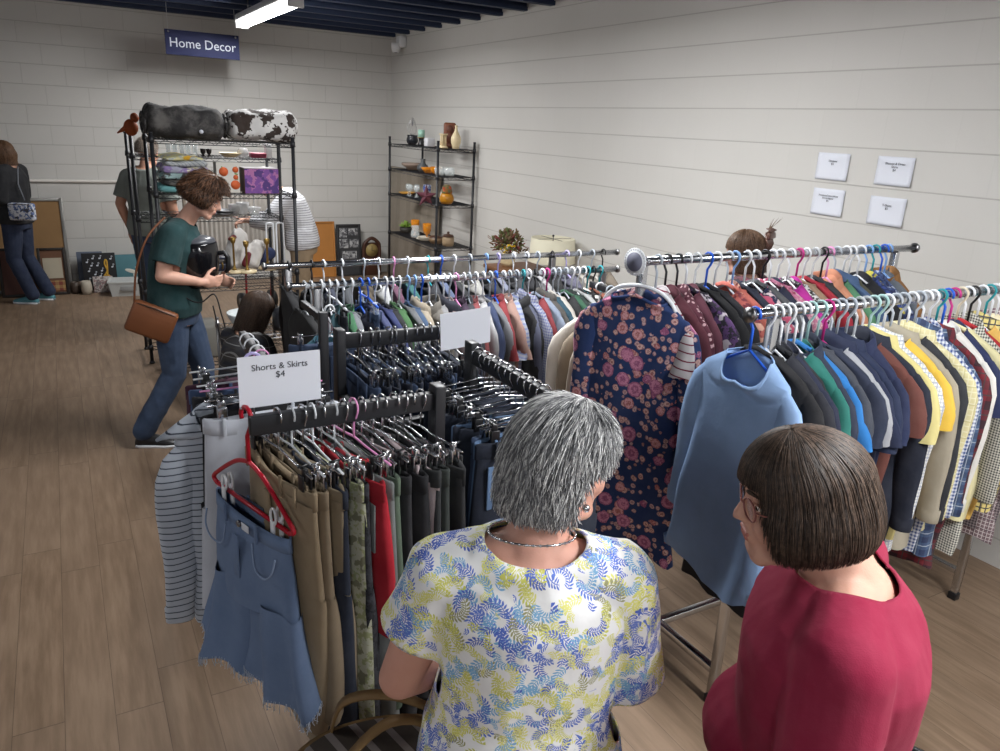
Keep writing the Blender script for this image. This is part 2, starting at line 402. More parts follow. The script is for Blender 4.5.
# price papers on right wall
for (y, z, tx, lb) in ((3.01, 1.865, 'Dresses\n$5', 'white price paper reading Dresses, upper left of the four'), (2.62, 1.865, 'Blouses & Dress\nShirts\n$4', 'white price paper reading Blouses, upper right of the four'),
                       (3.00, 1.665, 'Sweaters/Sweatshirts\n& Cardigans\n$5', 'white price paper reading Sweaters, lower left of the four'), (2.62, 1.655, 'T-Shirts\n$3', 'white price paper reading T-Shirts, lower right of the four')):
    r = empty('price_paper', (WX - .004, y, z), -PI / 2, lb + ' taped on the right wall', 'paper sign', 'price papers on the right wall')
    m = MB(); n = 8
    for i in range(n + 1):
        for j in range(n + 1):
            a, b = i / n - .5, j / n - .5
            m.v.append((a * .215, -.0012 - .006 * max(0, -b - .3) * 4 * (a + .5) - .003 * max(0, a - .3), b * .15))
    for i in range(n):
        for j in range(n): m.f.append((i * (n + 1) + j, (i + 1) * (n + 1) + j, (i + 1) * (n + 1) + j + 1, i * (n + 1) + j + 1))
    o = m.obj('sheet', PAPER, r); q = o.modifiers.new('s', 'SOLIDIFY'); q.thickness = .0006
    text(tx, .0175 if 'Sweat' not in tx else .0155, (.0, -.004, .022), (PI / 2, 0, 0), INK, r, ext=.0002)

# ------------------------------------------------------------------ hangers
HC = {'white': WHITEP, 'lightgrey': plain('hanger_grey', (176, 184, 194), .35), 'blue': plain('hanger_blue', (34, 92, 205), .35), 'teal': plain('hanger_teal', (40, 150, 160), .35),
      'mint': plain('hanger_mint', (170, 206, 204), .35), 'magenta': plain('hanger_magenta', (190, 50, 130), .35), 'pink': plain('hanger_pink', (226, 150, 200), .35), 'black': BLACKP, 'cream': plain('hanger_cream', (222, 210, 186), .4),
      'clear': glass('hanger_clear', (225, 230, 235), .45, .1), 'green': plain('hanger_green', (24, 70, 62), .4), 'purple': plain('hanger_purple', (180, 170, 222), .35), 'red': plain('hanger_red', (176, 24, 44), .35), 'skyblue': plain('hanger_sky', (130, 170, 225), .35), 'chrome': CHROME}
HCN = {'lightgrey': 'pale grey', 'clear': 'clear', 'green': 'dark green', 'skyblue': 'sky blue'}
def hook_pts(R, neck):
    p = [(R * math.cos(a), 0, R * math.sin(a) ) for a in [math.radians(t) for t in (-25, 5, 35, 65, 95, 125, 155, 180, 205)]]
    p += [(-R * .55, 0, -R * 1.15), (0, 0, -R * 2.0), (0, 0, -neck)]
    return p
# hanger local frame: bar runs along local y through the origin ; shoulders along local x
def hanger_plastic(seed):
    rnd = random.Random(seed); k = .90 + rnd.uniform(-.03, .03)
    m = MB(); m.tube(hook_pts(.0225, .112), .0046, 8)
    m.tube([(0, 0, -.112), (.07 * k, 0, -.146), (.14 * k, 0, -.182), (.195 * k, 0, -.212), (.205 * k, 0, -.224), (.192 * k, 0, -.231), (.1, 0, -.232), (-.1, 0, -.232), (-.192 * k, 0, -.231), (-.205 * k, 0, -.224), (-.195 * k, 0, -.212), (-.14 * k, 0, -.182), (-.07 * k, 0, -.146)], .0046, 7, closed=True)
    return m.mesh('plastic_hanger')
HP = [hanger_plastic(i) for i in range(3)]
def hanger_clip_parts(plastic=False):
    h = MB(); h.tube(hook_pts(.0205, .075), .0025 if not plastic else .0045, 7)
    h.tube([(-.165, 0, -.085), (-.05, 0, -.080), (0, 0, -.075), (.05, 0, -.080), (.165, 0, -.085)], .0028 if not plastic else .006, 7)
    c = MB(); c.box((0, 0, -.088), (.018, .010, .03), bev=.003); c.box((0, -.009, -.106), (.024, .005, .036), bev=.002); c.box((0, .009, -.106), (.024, .005, .036), bev=.002); c.tube([(-.008, -.012, -.072), (-.008, .012, -.072)], .003, 6)
    return h.mesh('clip_hanger'), c.mesh('clip')
HCM = hanger_clip_parts(); HCP = hanger_clip_parts(True)

# ------------------------------------------------------------------ garments
def folds(seed, amp):
    rnd = random.Random(seed); ph = [rnd.uniform(0, 6.28) for _ in range(6)]; ks = [rnd.uniform(14, 24), rnd.uniform(30, 42), rnd.uniform(8, 12)]
    def fn(a, s, side):
        return amp * s * (math.sin(ks[0] * a + ph[0] + side * 1.7) * .6 + math.sin(ks[1] * a + ph[1] + side + s * 2) * .25 + math.sin(ks[2] * a + ph[2] + s * 3) * .7)
    return fn
def torso_mesh(L, w, seed, flare=0.0, th=.02, hemcurve=0.0, neckw=.072, dip=.05):
    fo = folds(seed, .016); rings = []; N = 30; shear = random.Random(seed + 7).uniform(-.02, .02)
    spec = [(neckw, .042, -.104, .38), (max(.12, neckw + .02), .038, -.106, .40), (.175, .030, -.111, .44), (w - .018, .026, -.118, .47), (w - .006, .028, -.140, .47), (w - .012, .030, -.20, .36), (w - .024, .030, -.30, .12)]
    steps = 12
    for i in range(steps + 1):
        f = i / steps; z = -.38 + (-(L + .11) + .38) * f
        spec.append((w - .028 + flare * f, th + .016, z, 0))
    for i, (hw, t, zb, sl) in enumerate(spec):
        ring = []; s = max(0, (-zb - .12)) / .6
        for k in range(N):
            a = 2 * PI * k / N; x = hw * math.cos(a); sg = 1 if math.sin(a) >= 0 else -1
            y = t * (abs(math.sin(a)) ** .7) * sg
            z = zb - sl * abs(x)
            if sg < 0: z = min(z, -.104 - .38 * min(abs(x), neckw) - dip * abs(math.sin(a)) ** .6 - .006 * i) if i < 6 else z
            if i == 0 and sg > 0: z += .004
            y += fo(x, s, sg) + shear * s
            if i == len(spec) - 1: z += hemcurve * (abs(x) / w) ** 2 + .006 * math.sin(x * 40 + seed)
            ring.append(V(x + .006 * math.sin(zb * 20 + seed) * s, y, z))
        rings.append(ring)
    m = MB(); m.loft(rings, cap=False); return m.mesh('shirt_body')
def sleeve_mesh(side, ln, w, seed, cuff=.035, spread=.022):
    rnd = random.Random(seed * 3 + side); n = 9 if ln > .3 else 5; rings = []; N = 16
    dx = side * spread + rnd.uniform(-.008, .008); dy = rnd.uniform(-.03, .03)
    path = [V(side * (w - .075), 0, -.205), V(side * (w - .040), 0, -.226), V(side * (w - .014), 0, -.262), V(side * (w - .004), 0, -.31)]; rad = [.020, .034, .046, .054]; q0 = path[-1]
    for i in range(1, n + 1):
        f = i / n; path.append(q0 + V(dx * f ** .8, dy * f, -(ln - .075) * f)); rad.append(.054 + (cuff - .054) * f if ln > .3 else .054 + .006 * f)
    for i, p in enumerate(path):
        t = (path[min(i + 1, len(path) - 1)] - path[max(i - 1, 0)]).normalized(); sd = V(-t.z, 0, t.x); cx, cy, cz = p; ring = []
        for k in range(N):
            a = 2 * PI * k / N; rr = rad[i] * (1 + .09 * math.sin(3 * a + i * .9 + seed) * min(1, i / 4))
            ring.append(p + sd * (rr * math.cos(a)) + V(0, 1, 0) * (rr * .46 * math.sin(a)))
        rings.append(ring)
    m = MB(); m.loft(rings, cap=False)
    if ln > .3: m.loft([[V(cx, cy, rings[-1][0].z * 0 + cz) + (p - V(cx, cy, cz)) * q + V(0, 0, dz) for p in rings[-1]] for q, dz in ((1.06, .05), (1.12, .045), (1.1, .0), (1.02, -.004))], cap=False)
    return m.mesh('sleeve')
def collar_mesh(kind, seed):
    m = MB(); rings = []; N = 22
    if kind == 'shirt': prof = [(1.0, 0), (.98, .028), (1.06, .03), (1.22, .004), (1.3, -.012)]
    elif kind == 'hood': prof = [(1.0, -.005), (1.12, .03), (1.5, .01), (1.55, -.05), (1.2, -.07)]
    else: prof = [(1.0, -.004), (.99, .008), (1.05, .010), (1.07, -.006)]
    for q, dz in prof:
        ring = []
        for k in range(N):
            a = 2 * PI * k / N; x = .072 * math.cos(a); y = .042 * math.sin(a); z = -.104 - .38 * abs(x)
            if y < 0: z -= .05 * abs(math.sin(a))
            ring.append(V(x * q, y * q, z + dz))
        rings.append(ring)
    m.loft(rings, cap=False); return m.mesh('collar')
def placket_mesh(L):
    m = MB(); m.box((0, -.036, -.19 - (L - .15) / 2), (.03, .004, L - .14), bev=.001); return m.mesh('placket')
TS = {}
def get(key, fn):
    if key not in TS: TS[key] = fn()
    return TS[key]
def child(name, me, m, parent):
    o = bpy.data.objects.new(name, me); C.objects.link(o); o.parent = parent
    if not me.materials: me.materials.append(None)
    o.material_slots[0].link = 'OBJECT'; o.material_slots[0].material = m; return o
def garment(kind, m, loc, rz, label, cat, group, seed, L=.68, parts=True, w=.215):
    """kinds: tee, long, button, buttonshort, polo, jacket, hoodie, tank, pants, jeans, shorts, skirt"""
    names = {'tee': 't_shirt', 'long': 'long_sleeved_top', 'button': 'button_shirt', 'buttonshort': 'short_sleeved_shirt', 'polo': 'polo_shirt', 'jacket': 'jacket', 'hoodie': 'hooded_sweater', 'tank': 'sleeveless_top', 'pants': 'trousers', 'jeans': 'jeans', 'shorts': 'shorts', 'skirt': 'skirt', 'dress': 'dress'}
    r = empty(names[kind], loc, rz, label, cat, group); v = seed % 4
    if kind in ('pants', 'jeans', 'shorts', 'skirt'):
        child('waistband', get(('wb', kind, v), lambda: waist_mesh(v)), m, r)
        if kind == 'skirt': child('skirt_panel', get(('sk', v, L), lambda: leg_mesh(0, L, v)), m, r)
        else:
            child('seat_panel', get(('sp', v), lambda: seat_mesh(v)), m, r)
            for sd in (-1, 1): child('trouser_leg', get(('lg', v, L, sd), lambda: leg_mesh(sd, L, v)), m, r)
        return r
    fl = .012 if kind in ('jacket', 'hoodie') else (0, .012, .02, .006)[v]
    th = .034 if kind in ('jacket', 'hoodie') else .018
    child('bodice', get(('t', fl, th, v, L, w), lambda: torso_mesh(L, w, v * 11 + 3, fl, th)), m, r)
    sl = {'tee': .16, 'polo': .17, 'buttonshort': .19, 'tank': 0, 'dress': .5}.get(kind, .52)
    if sl:
        for sd in (-1, 1): child('sleeve', get(('s', sd, sl, v, w), lambda: sleeve_mesh(sd, sl, w, v * 5 + 1)), m, r)
    ck = 'shirt' if kind in ('button', 'buttonshort', 'polo', 'jacket') else ('hood' if kind == 'hoodie' else 'round')
    child('hood' if ck == 'hood' else 'collar', get(('c', ck), lambda: collar_mesh(ck, 1)), m, r)
    if kind in ('button', 'buttonshort') and parts: child('placket', get(('pl', L), lambda: placket_mesh(L)), m, r)
    return r
def waist_mesh(v):
    m = MB(); N = 26; rr = []
    for q, z in ((.93, -.120), (1, -.112), (1.03, -.116), (1.03, -.155), (.99, -.158)):
        rr.append([V(.175 * q * math.cos(2 * PI * k / N), (.018 + .008 * math.sin(3 * 2 * PI * k / N + v)) * q * math.sin(2 * PI * k / N) + (q - 1) * .1 * math.sin(2 * PI * k / N), z - .012 * abs(math.sin(2 * PI * k / N + v))) for k in range(N)])
    m.loft(rr, cap=False)
    for x in (-.13, -.06, .06, .13): m.box((x, -.026, -.137), (.009, .006, .05), bev=.002); m.box((x, .026, -.137), (.009, .006, .05), bev=.002)
    return m.mesh('waistband')
def seat_mesh(v):
    m = MB(); N = 26; rr = []; fo = folds(v + 50, .012)
    for i in range(7):
        f = i / 6; z = -.15 - .27 * f; w = .176 + .016 * f; t = .024 + .010 * f
        rr.append([V(w * math.cos(2 * PI * k / N), t * math.sin(2 * PI * k / N) + fo(w * math.cos(2 * PI * k / N), f * .5, 1), z) for k in range(N)])
    m.loft(rr, cap=False); m.box((0, -.034, -.24), (.03, .006, .14), bev=.002)
    for sd in (-1, 1): m.box((sd * .1, .034, -.24), (.11, .005, .12), bev=.002)
    return m.mesh('seat_panel')
def leg_mesh(sd, L, v):
    m = MB(); N = 18; rr = []; fo = folds(v + 50, .012)
    top = -.37 if sd else -.15; w0 = .1 if sd else .178; n = 9
    for i in range(n + 1):
        f = i / n; z = top - max(L - (.26 if sd else .05), .1) * f; w = w0 * (1 - (.12 * f if L > .6 else -.15 * f)) if sd else w0 + .04 * f; cx = sd * (.096 + .006 * f)
        rr.append([V(cx + w * math.cos(2 * PI * k / N), (.020 + .016 * min(1, f * 5)) * math.sin(2 * PI * k / N) + fo(cx + w * math.cos(2 * PI * k / N), .4 + f, 1), z) for k in range(N)])
    m.loft(rr, cap=False); return m.mesh('trouser_leg')
def hanger(kind, col, loc, rz, label, group, seed):
    if kind == 'plastic':
        o = bpy.data.objects.new('plastic_hanger', HP[seed % 3]); C.objects.link(o)
        me = o.data
        if not me.materials: me.materials.append(None)
        o.material_slots[0].link = 'OBJECT'; o.material_slots[0].material = HC[col]; o.location = loc; o.rotation_euler = (0, 0, rz)
        return tag(o, label, 'hanger', group)
    hm, cm = HCM if kind == 'clip' else HCP
    r = empty('clip_hanger', loc, rz, label, 'hanger', group)
    child('hook_bar', hm, HC[col], r)
    for x in (-.13, .13):
        c = child('clip', cm, BLACKP if seed % 3 == 0 else (CHROME if kind == 'clip' else HC['clear']), r); c.location = (x, 0, 0)
    return r

# ------------------------------------------------------------------ clothes racks
def chrome_rail(name, x0, x1, y, z, r, parent=None):
    m = MB(); m.tube([(x0, y, z), (x1, y, z)], r, 16)
    for x, s in ((x0, -1), (x1, 1)):
        m.tube([(x - s * .012, y, z), (x + s * .006, y, z)], r * 1.28, 16); 
    return m.obj(name, CHROME, parent)
rk = empty('clothes_rack', (0, 0, 0), 0, 'large chrome double-rail clothes rack at the right near the wall', 'clothes rack')
rk.location = (2.68, 1.89, 0)
def rel(p, o): return tuple(a - b for a, b in zip(p, o.location))
def bar_in(parent, name, pts, r, m=CHROME, seg=14):
    return MB().tube([rel(p, parent) for p in pts], r, seg).obj(name, m, parent)
def sq(parent, name, a, b, t, m, t2=None, up=(0, 0, 1)):
    a = V(*rel(a, parent)); b = V(*rel(b, parent)); d = b - a; z = d.normalized(); u = V(*up)
    if abs(z.dot(u)) > .95: u = V(0, 1, 0)
    x = u.cross(z).normalized(); y = z.cross(x); M = Matrix((x, y, z)).transposed()
    return MB().box((a + b) / 2, (t, t2 or t, d.length), M, bev=.003).obj(name, m, parent)
DZ, DY, CY_, CZ_ = 1.48, 1.57, 2.21, 1.53
for (x0, x1, y, z) in ((1.78, 3.62, DY, DZ), (1.86, 3.56, CY_, CZ_)):
    bar_in(rk, 'rail', [(x0, y, z), (x1, y, z)], .0165)
    for x, s in ((x0, -1), (x1, 1)): bar_in(rk, 'end_cap', [(x - s * .004, y, z), (x + s * .008, y, z)], .024, DCHROME, 18)
for x in (1.885, 3.42):
    for y, zt in ((DY, DZ - .015), (CY_, CZ_ - .015)):
        sq(rk, 'upright', (x, y, .03), (x, y, zt), .030, CHROME)
        sq(rk, 'foot_cap', (x, y, 0), (x, y, .035), .038, BLACKP)
    sq(rk, 'cross_bar', (x, DY, .14), (x, CY_, .14), .028, CHROME)
sq(rk, 'long_bar', (1.885, 1.89, .14), (3.42, 1.89, .14), .028, CHROME)

BY, BY2, BZ = 3.41, 3.93, 1.25
rb = empty('clothes_rack', (1.8, 3.67, 0), 0, 'chrome double-rail clothes rack in the middle of the floor', 'clothes rack')
for x0, x1, y, rr in ((.85, 2.72, BY, .0165), (.86, 3.12, BY2, .0165)):
    bar_in(rb, 'rail', [(x0, y, BZ), (x1, y, BZ)], rr)
    for x, s in ((x0, -1), (x1, 1)): bar_in(rb, 'end_cap', [(x - s * .004, y, BZ), (x + s * .008, y, BZ)], .021, DCHROME)
for x in (.98, 2.62):
    for y in (BY, BY2):
        sq(rb, 'upright', (x, y, .03), (x, y, BZ - .015), .034, DCHROME); sq(rb, 'foot_cap', (x, y, 0), (x, y, .035), .04, BLACKP)
    sq(rb, 'cross_bar', (x, BY, .14), (x, BY2, .14), .028, CHROME)
sq(rb, 'long_bar', (.98, 3.67, .14), (2.62, 3.67, .14), .028, CHROME)

# black pinwheel four-way rack
AZ = 1.35
ra = empty('four_way_rack', (.72, 1.88, 0), 0, 'black four-way garment rack full of shorts, skirts and jeans', 'clothes rack')
sq(ra, 'column', (.72, 1.88, .04), (.72, 1.88, 1.22), .05, BLACKM)
for i in range(4):
    a = i * PI / 2; ca, sa = math.cos(a), math.sin(a)
    def P(x, y, z): return (.72 + x * ca - y * sa, 1.88 + x * sa + y * ca, z)
    sq(ra, 'post', P(.03, -.29, 1.12), P(.03, -.29, 1.378), .028, BLACKM, .045)
    sq(ra, 'arm', P(.03, -.29, AZ - .012), P(-.42, -.29, AZ - .012), .022, BLACKM, .045)
    sq(ra, 'brace', P(0, 0, 1.15), P(.03, -.29, 1.15), .03, BLACKM, .045)
    sq(ra, 'base_leg', P(0, 0, .05), P(0, -.46, .03), .03, BLACKM, .05)
    q = P(0, -.44, .012); MB().lathe([(.002, -.012), (.02, -.012), (.022, -.004), (.02, .01), (.01, .02)], rel(q, ra)).obj('leveling_foot', BLACKP, ra)
# two small black straight-arm stands behind it
def tstand(x, y0, y1, z, label):
    r = empty('straight_arm_rack', (x, y0, 0), 0, label, 'clothes rack')
    sq(r, 'post', (x, y0, .04), (x, y0, z + .03), .035, BLACKM, .035); sq(r, 'arm', (x, y0, z), (x, y1, z), .025, BLACKM, .03)
    sq(r, 'base_leg', (x - .25, y0, .03), (x + .25, y0, .03), .04, BLACKM); sq(r, 'base_leg', (x, y0, .03), (x, y1 + .05, .03), .04, BLACKM); return r
tstand(.88, 2.98, 3.28, 1.20, 'small black straight-arm rack holding a teal top, behind the four-way rack')
tstand(2.30, 2.78, 3.08, 1.25, 'small black straight-arm rack with beige jackets, left of the floral dress')

# ------------------------------------------------------------------ the clothes on each rail
rng = random.Random(5)
NV = (30, 36, 60); BK = (25, 25, 29); CH = (55, 56, 62)
def fit16(*c):
    for t in c:
        if len(t.split()) <= 16: return t
    return ' '.join(c[-1].split()[:16])
def hang_row(items, x0, x1, y, z, rail, group, seed, axis='x', hk='plastic', jit=7, bias=0, pw=1.0):
    n = len(items); rnd = random.Random(seed); prev = None
    rowlabels = {}
    for i, it in enumerate(items):
        kind, mt, desc, hc = it[:4]; L = it[4] if len(it) > 4 else (.68 if kind in ('long', 'button', 'jacket', 'hoodie') else .64)
        f = ((i + .5) / n) ** pw + rnd.uniform(-.2, .2) / n * pw * ((i + .5) / n) ** (pw - 1)
        p = x0 + (x1 - x0) * f
        loc = (p, y, z) if axis == 'x' else (y, p, z)
        rz = (PI / 2 if axis == 'x' else 0) + math.radians(rnd.uniform(-jit, jit))
        rz += math.radians(bias)
        if rnd.random() < .5: rz += PI
        noun = desc
        rl_ = rail
        lab = desc + (' at the near end of the ' if i == 0 else ', just past the %s on the ' % prev) + rail
        wd = lab.split()
        if len(wd) > 16: lab = desc + ', past the %s on the ' % prev + rail
        if prev and len(lab.split()) > 16: lab = desc + ' on the ' + rail
        elif len(lab.split()) > 16: lab = desc + ' on the ' + rail
        garment(kind, mt, loc, rz, lab, {'tee': 'shirt', 'long': 'shirt', 'button': 'shirt', 'buttonshort': 'shirt', 'polo': 'shirt', 'tank': 'top', 'hoodie': 'sweater'}.get(kind, kind), group, seed + i * 7, L)
        h = 'clip' if hk == 'clip' else 'plastic'
        if kind in ('pants', 'jeans', 'shorts', 'skirt') and h == 'plastic': h = 'clipp'
        hanger(h, hc, loc, rz, fit16('%s %s hanger holding the %s on the %s' % (HCN.get(hc, hc), 'clip' if h != 'plastic' else 'plastic', desc, rail), '%s hanger holding the %s on the %s' % (HCN.get(hc, hc), desc, rail), '%s hanger holding the %s' % (HCN.get(hc, hc), desc)), 'hangers on the ' + rail, seed + i)
        prev = desc
c = cloth
D = [
 ('long', c('plain', BK), 'black knit top', 'white', .9), ('long', c('plain', (34, 36, 46)), 'dark blue-black top', 'white', .84), ('tee', c('plain', NV), 'navy tee', 'white', .66),
 ('long', c('plain', (24, 26, 32)), 'long black sweater', 'white', .88), ('tee', c('plain', (34, 112, 102)), 'sea green tee', 'white', .6), ('polo', c('plain', (38, 46, 66)), 'slate navy polo', 'white', .66),
 ('tee', c('plain', (38, 116, 186)), 'bright blue tee', 'mint', .62), ('tee', c('heather', (54, 58, 68), (70, 74, 84)), 'charcoal tee', 'mint', .66), ('tee', c('plain', (36, 44, 66)), 'dim navy tee', 'magenta', .64), ('tee', c('plain', (158, 160, 166)), 'light grey tee', 'lightgrey', .62),
 ('polo', c('plain', (26, 36, 66)), 'deep navy polo', 'lightgrey', .68), ('buttonshort', c('plain', (28, 40, 70)), 'ink blue shirt', 'lightgrey', .68), ('polo', c('plain', (30, 40, 74)), 'royal navy polo', 'clear', .68),
 ('tee', c('plain', (104, 58, 50)), 'rust brown tee', 'clear', .62), ('button', c('plain', (27, 33, 50)), 'midnight shirt', 'mint', .76), ('buttonshort', c('plain', (216, 204, 138)), 'butter yellow shirt', 'mint', .72),
 ('button', c('grid', (226, 226, 222), (170, 176, 190), (150, 160, 190), .012), 'white windowpane check shirt', 'white', .78), ('tee', c('plain', (226, 186, 70)), 'golden yellow tee', 'lightgrey', .6),
 ('jacket', c('plain', (166, 158, 140)), 'khaki overshirt', 'lightgrey', .78), ('long', c('plain', (44, 46, 52)), 'dark grey top', 'white', .7), ('button', c('grid', (214, 205, 158), (226, 220, 184), (190, 180, 130), .02), 'pale yellow check shirt', 'lightgrey', .74),
 ('button', c('gingham', (222, 226, 236), (62, 84, 140), (0, 0, 0), .014), 'blue gingham shirt', 'white', .82), ('button', c('plaid', (70, 92, 126), (38, 52, 86), (170, 180, 190), .05), 'blue flannel shirt', 'white', .84), ('button', c('plaid', (120, 28, 40), (52, 24, 34), (60, 60, 60), .07), 'red tartan flannel shirt', 'teal', .92),
 ('long', c('plain', (222, 220, 214)), 'off-white top', 'blue', .6), ('tee', c('plain', (34, 44, 84)), 'navy crew tee', 'magenta', .66), ('tee', c('plain', (222, 214, 168)), 'cream yellow tee', 'cream', .74),
 ('button', c('gingham', (222, 220, 208), (52, 54, 52), (0, 0, 0), .010), 'black and white check shirt', 'white', .9), ('tee', c('plain', (176, 28, 40)), 'red tee', 'black', .5), ('tee', c('plain', (226, 182, 96)), 'mustard tee', 'white', .76),
 ('buttonshort', c('grid', (222, 204, 128), (48, 50, 66), (60, 60, 60), .024), 'yellow and black plaid shirt', 'teal', .74), ('tee', c('plain', (226, 216, 184)), 'ivory tee', 'white', .62),
 ('button', c('grid', (126, 104, 110), (216, 206, 206), (70, 50, 60), .016), 'plum check shirt', 'white', .92), ('button', c('gingham', (150, 138, 140), (60, 52, 60), (0, 0, 0), .012), 'grey brown check shirt', 'green', .88),
 ('tee', c('plain', (40, 42, 48)), 'black crew tee', 'white', .64), ('tee', c('plain', (192, 72, 110)), 'raspberry tee', 'skyblue', .5), ('button', c('grid', (120, 140, 150), (50, 60, 70), (200, 200, 200), .02), 'steel plaid shirt', 'white', .8),
 ('long', c('plain', (60, 66, 88)), 'slate top', 'black', .7), ('tee', c('plain', (90, 94, 98)), 'grey crew tee', 'white', .66), ('jacket', c('plain', (40, 44, 54)), 'dark jacket', 'lightgrey', .7), ('button', c('plaid', (80, 96, 92), (40, 52, 56), (180, 180, 170), .05), 'green plaid shirt', 'white', .8)]
hang_row(D, 1.86, 3.56, DY, DZ, 'front right chrome rail', 'clothes on the front right rail', 100, pw=1.16)
Cc = [
 ('tee', c('pinstripe', (206, 200, 202), (120, 34, 60), (0, 0, 0), .03), 'white top with maroon stripes', 'lightgrey', .6), ('long', c('plain', (86, 34, 48)), 'maroon sweater', 'black', .62), ('long', c('dots', (84, 32, 50), (196, 160, 166), (0, 0, 0), .02), 'maroon dotted blouse', 'black', .6),
 ('tee', c('plain', (92, 44, 60)), 'wine tee', 'white', .6), ('long', c('print', (34, 30, 44), (90, 60, 110), (200, 190, 200), .03), 'dark purple print blouse', 'clear', .62), ('long', c('plain', BK), 'black blouse', 'blue', .62),
 ('long', c('plain', (32, 32, 40)), 'black ribbed top', 'white', .6), ('tee', c('print', (178, 92, 84), (120, 50, 60), (220, 170, 150), .04), 'coral print top', 'lightgrey', .55), ('tank', c('plain', (196, 108, 96)), 'coral tank top', 'skyblue', .55),
 ('long', c('plain', (40, 44, 62)), 'navy knit', 'white', .6), ('tee', c('print', (30, 36, 70), (220, 200, 205), (190, 80, 110), .03), 'navy floral blouse', 'white', .6), ('tee', c('plain', (90, 92, 96)), 'grey blouse', 'black', .55),
 ('tee', c('plain', (34, 38, 62)), 'dark navy blouse', 'white', .56), ('tee', c('print', (196, 120, 150), (220, 180, 190), (150, 60, 90), .03), 'pink print top', 'white', .56), ('tee', c('plain', (184, 40, 150)), 'magenta tee', 'white', .56),
 ('tee', c('print', (226, 226, 226), (36, 36, 40), (80, 80, 84), .022), 'black and white print top', 'magenta', .55), ('tank', c('plain', (160, 130, 108)), 'tan tank top', 'white', .5), ('tee', c('plain', (172, 40, 58)), 'crimson tee', 'clear', .55),
 ('tee', c('plain', (48, 50, 56)), 'charcoal blouse', 'black', .55), ('jacket', c('plain', (206, 142, 112)), 'apricot cardigan', 'pink', .55), ('tee', c('plain', (92, 148, 112)), 'sage green tee', 'lightgrey', .56),
 ('button', c('denim', (66, 92, 134), (84, 112, 152)), 'denim shirt', 'white', .56), ('tee', c('plain', (88, 86, 68)), 'olive tee', 'white', .55), ('long', c('plain', (28, 30, 36)), 'black cardigan', 'white', .56),
 ('tee', c('print', (30, 48, 96), (60, 80, 150), (200, 190, 80), .04), 'navy graphic tee', 'skyblue', .56), ('tee', c('print', (70, 90, 140), (40, 50, 90), (180, 190, 210), .02), 'blue speckled blouse', 'teal', .56),
 ('tee', c('plain', (110, 118, 128)), 'slate grey tee', 'blue', .55), ('jacket', c('plain', (150, 106, 60)), 'camel brown jacket', 'skyblue', .6)]
hang_row(Cc, 1.93, 3.40, CY_, CZ_, 'back right chrome rail', 'clothes on the back right rail', 300)
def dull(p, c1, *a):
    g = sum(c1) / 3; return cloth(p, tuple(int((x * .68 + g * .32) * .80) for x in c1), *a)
c = dull
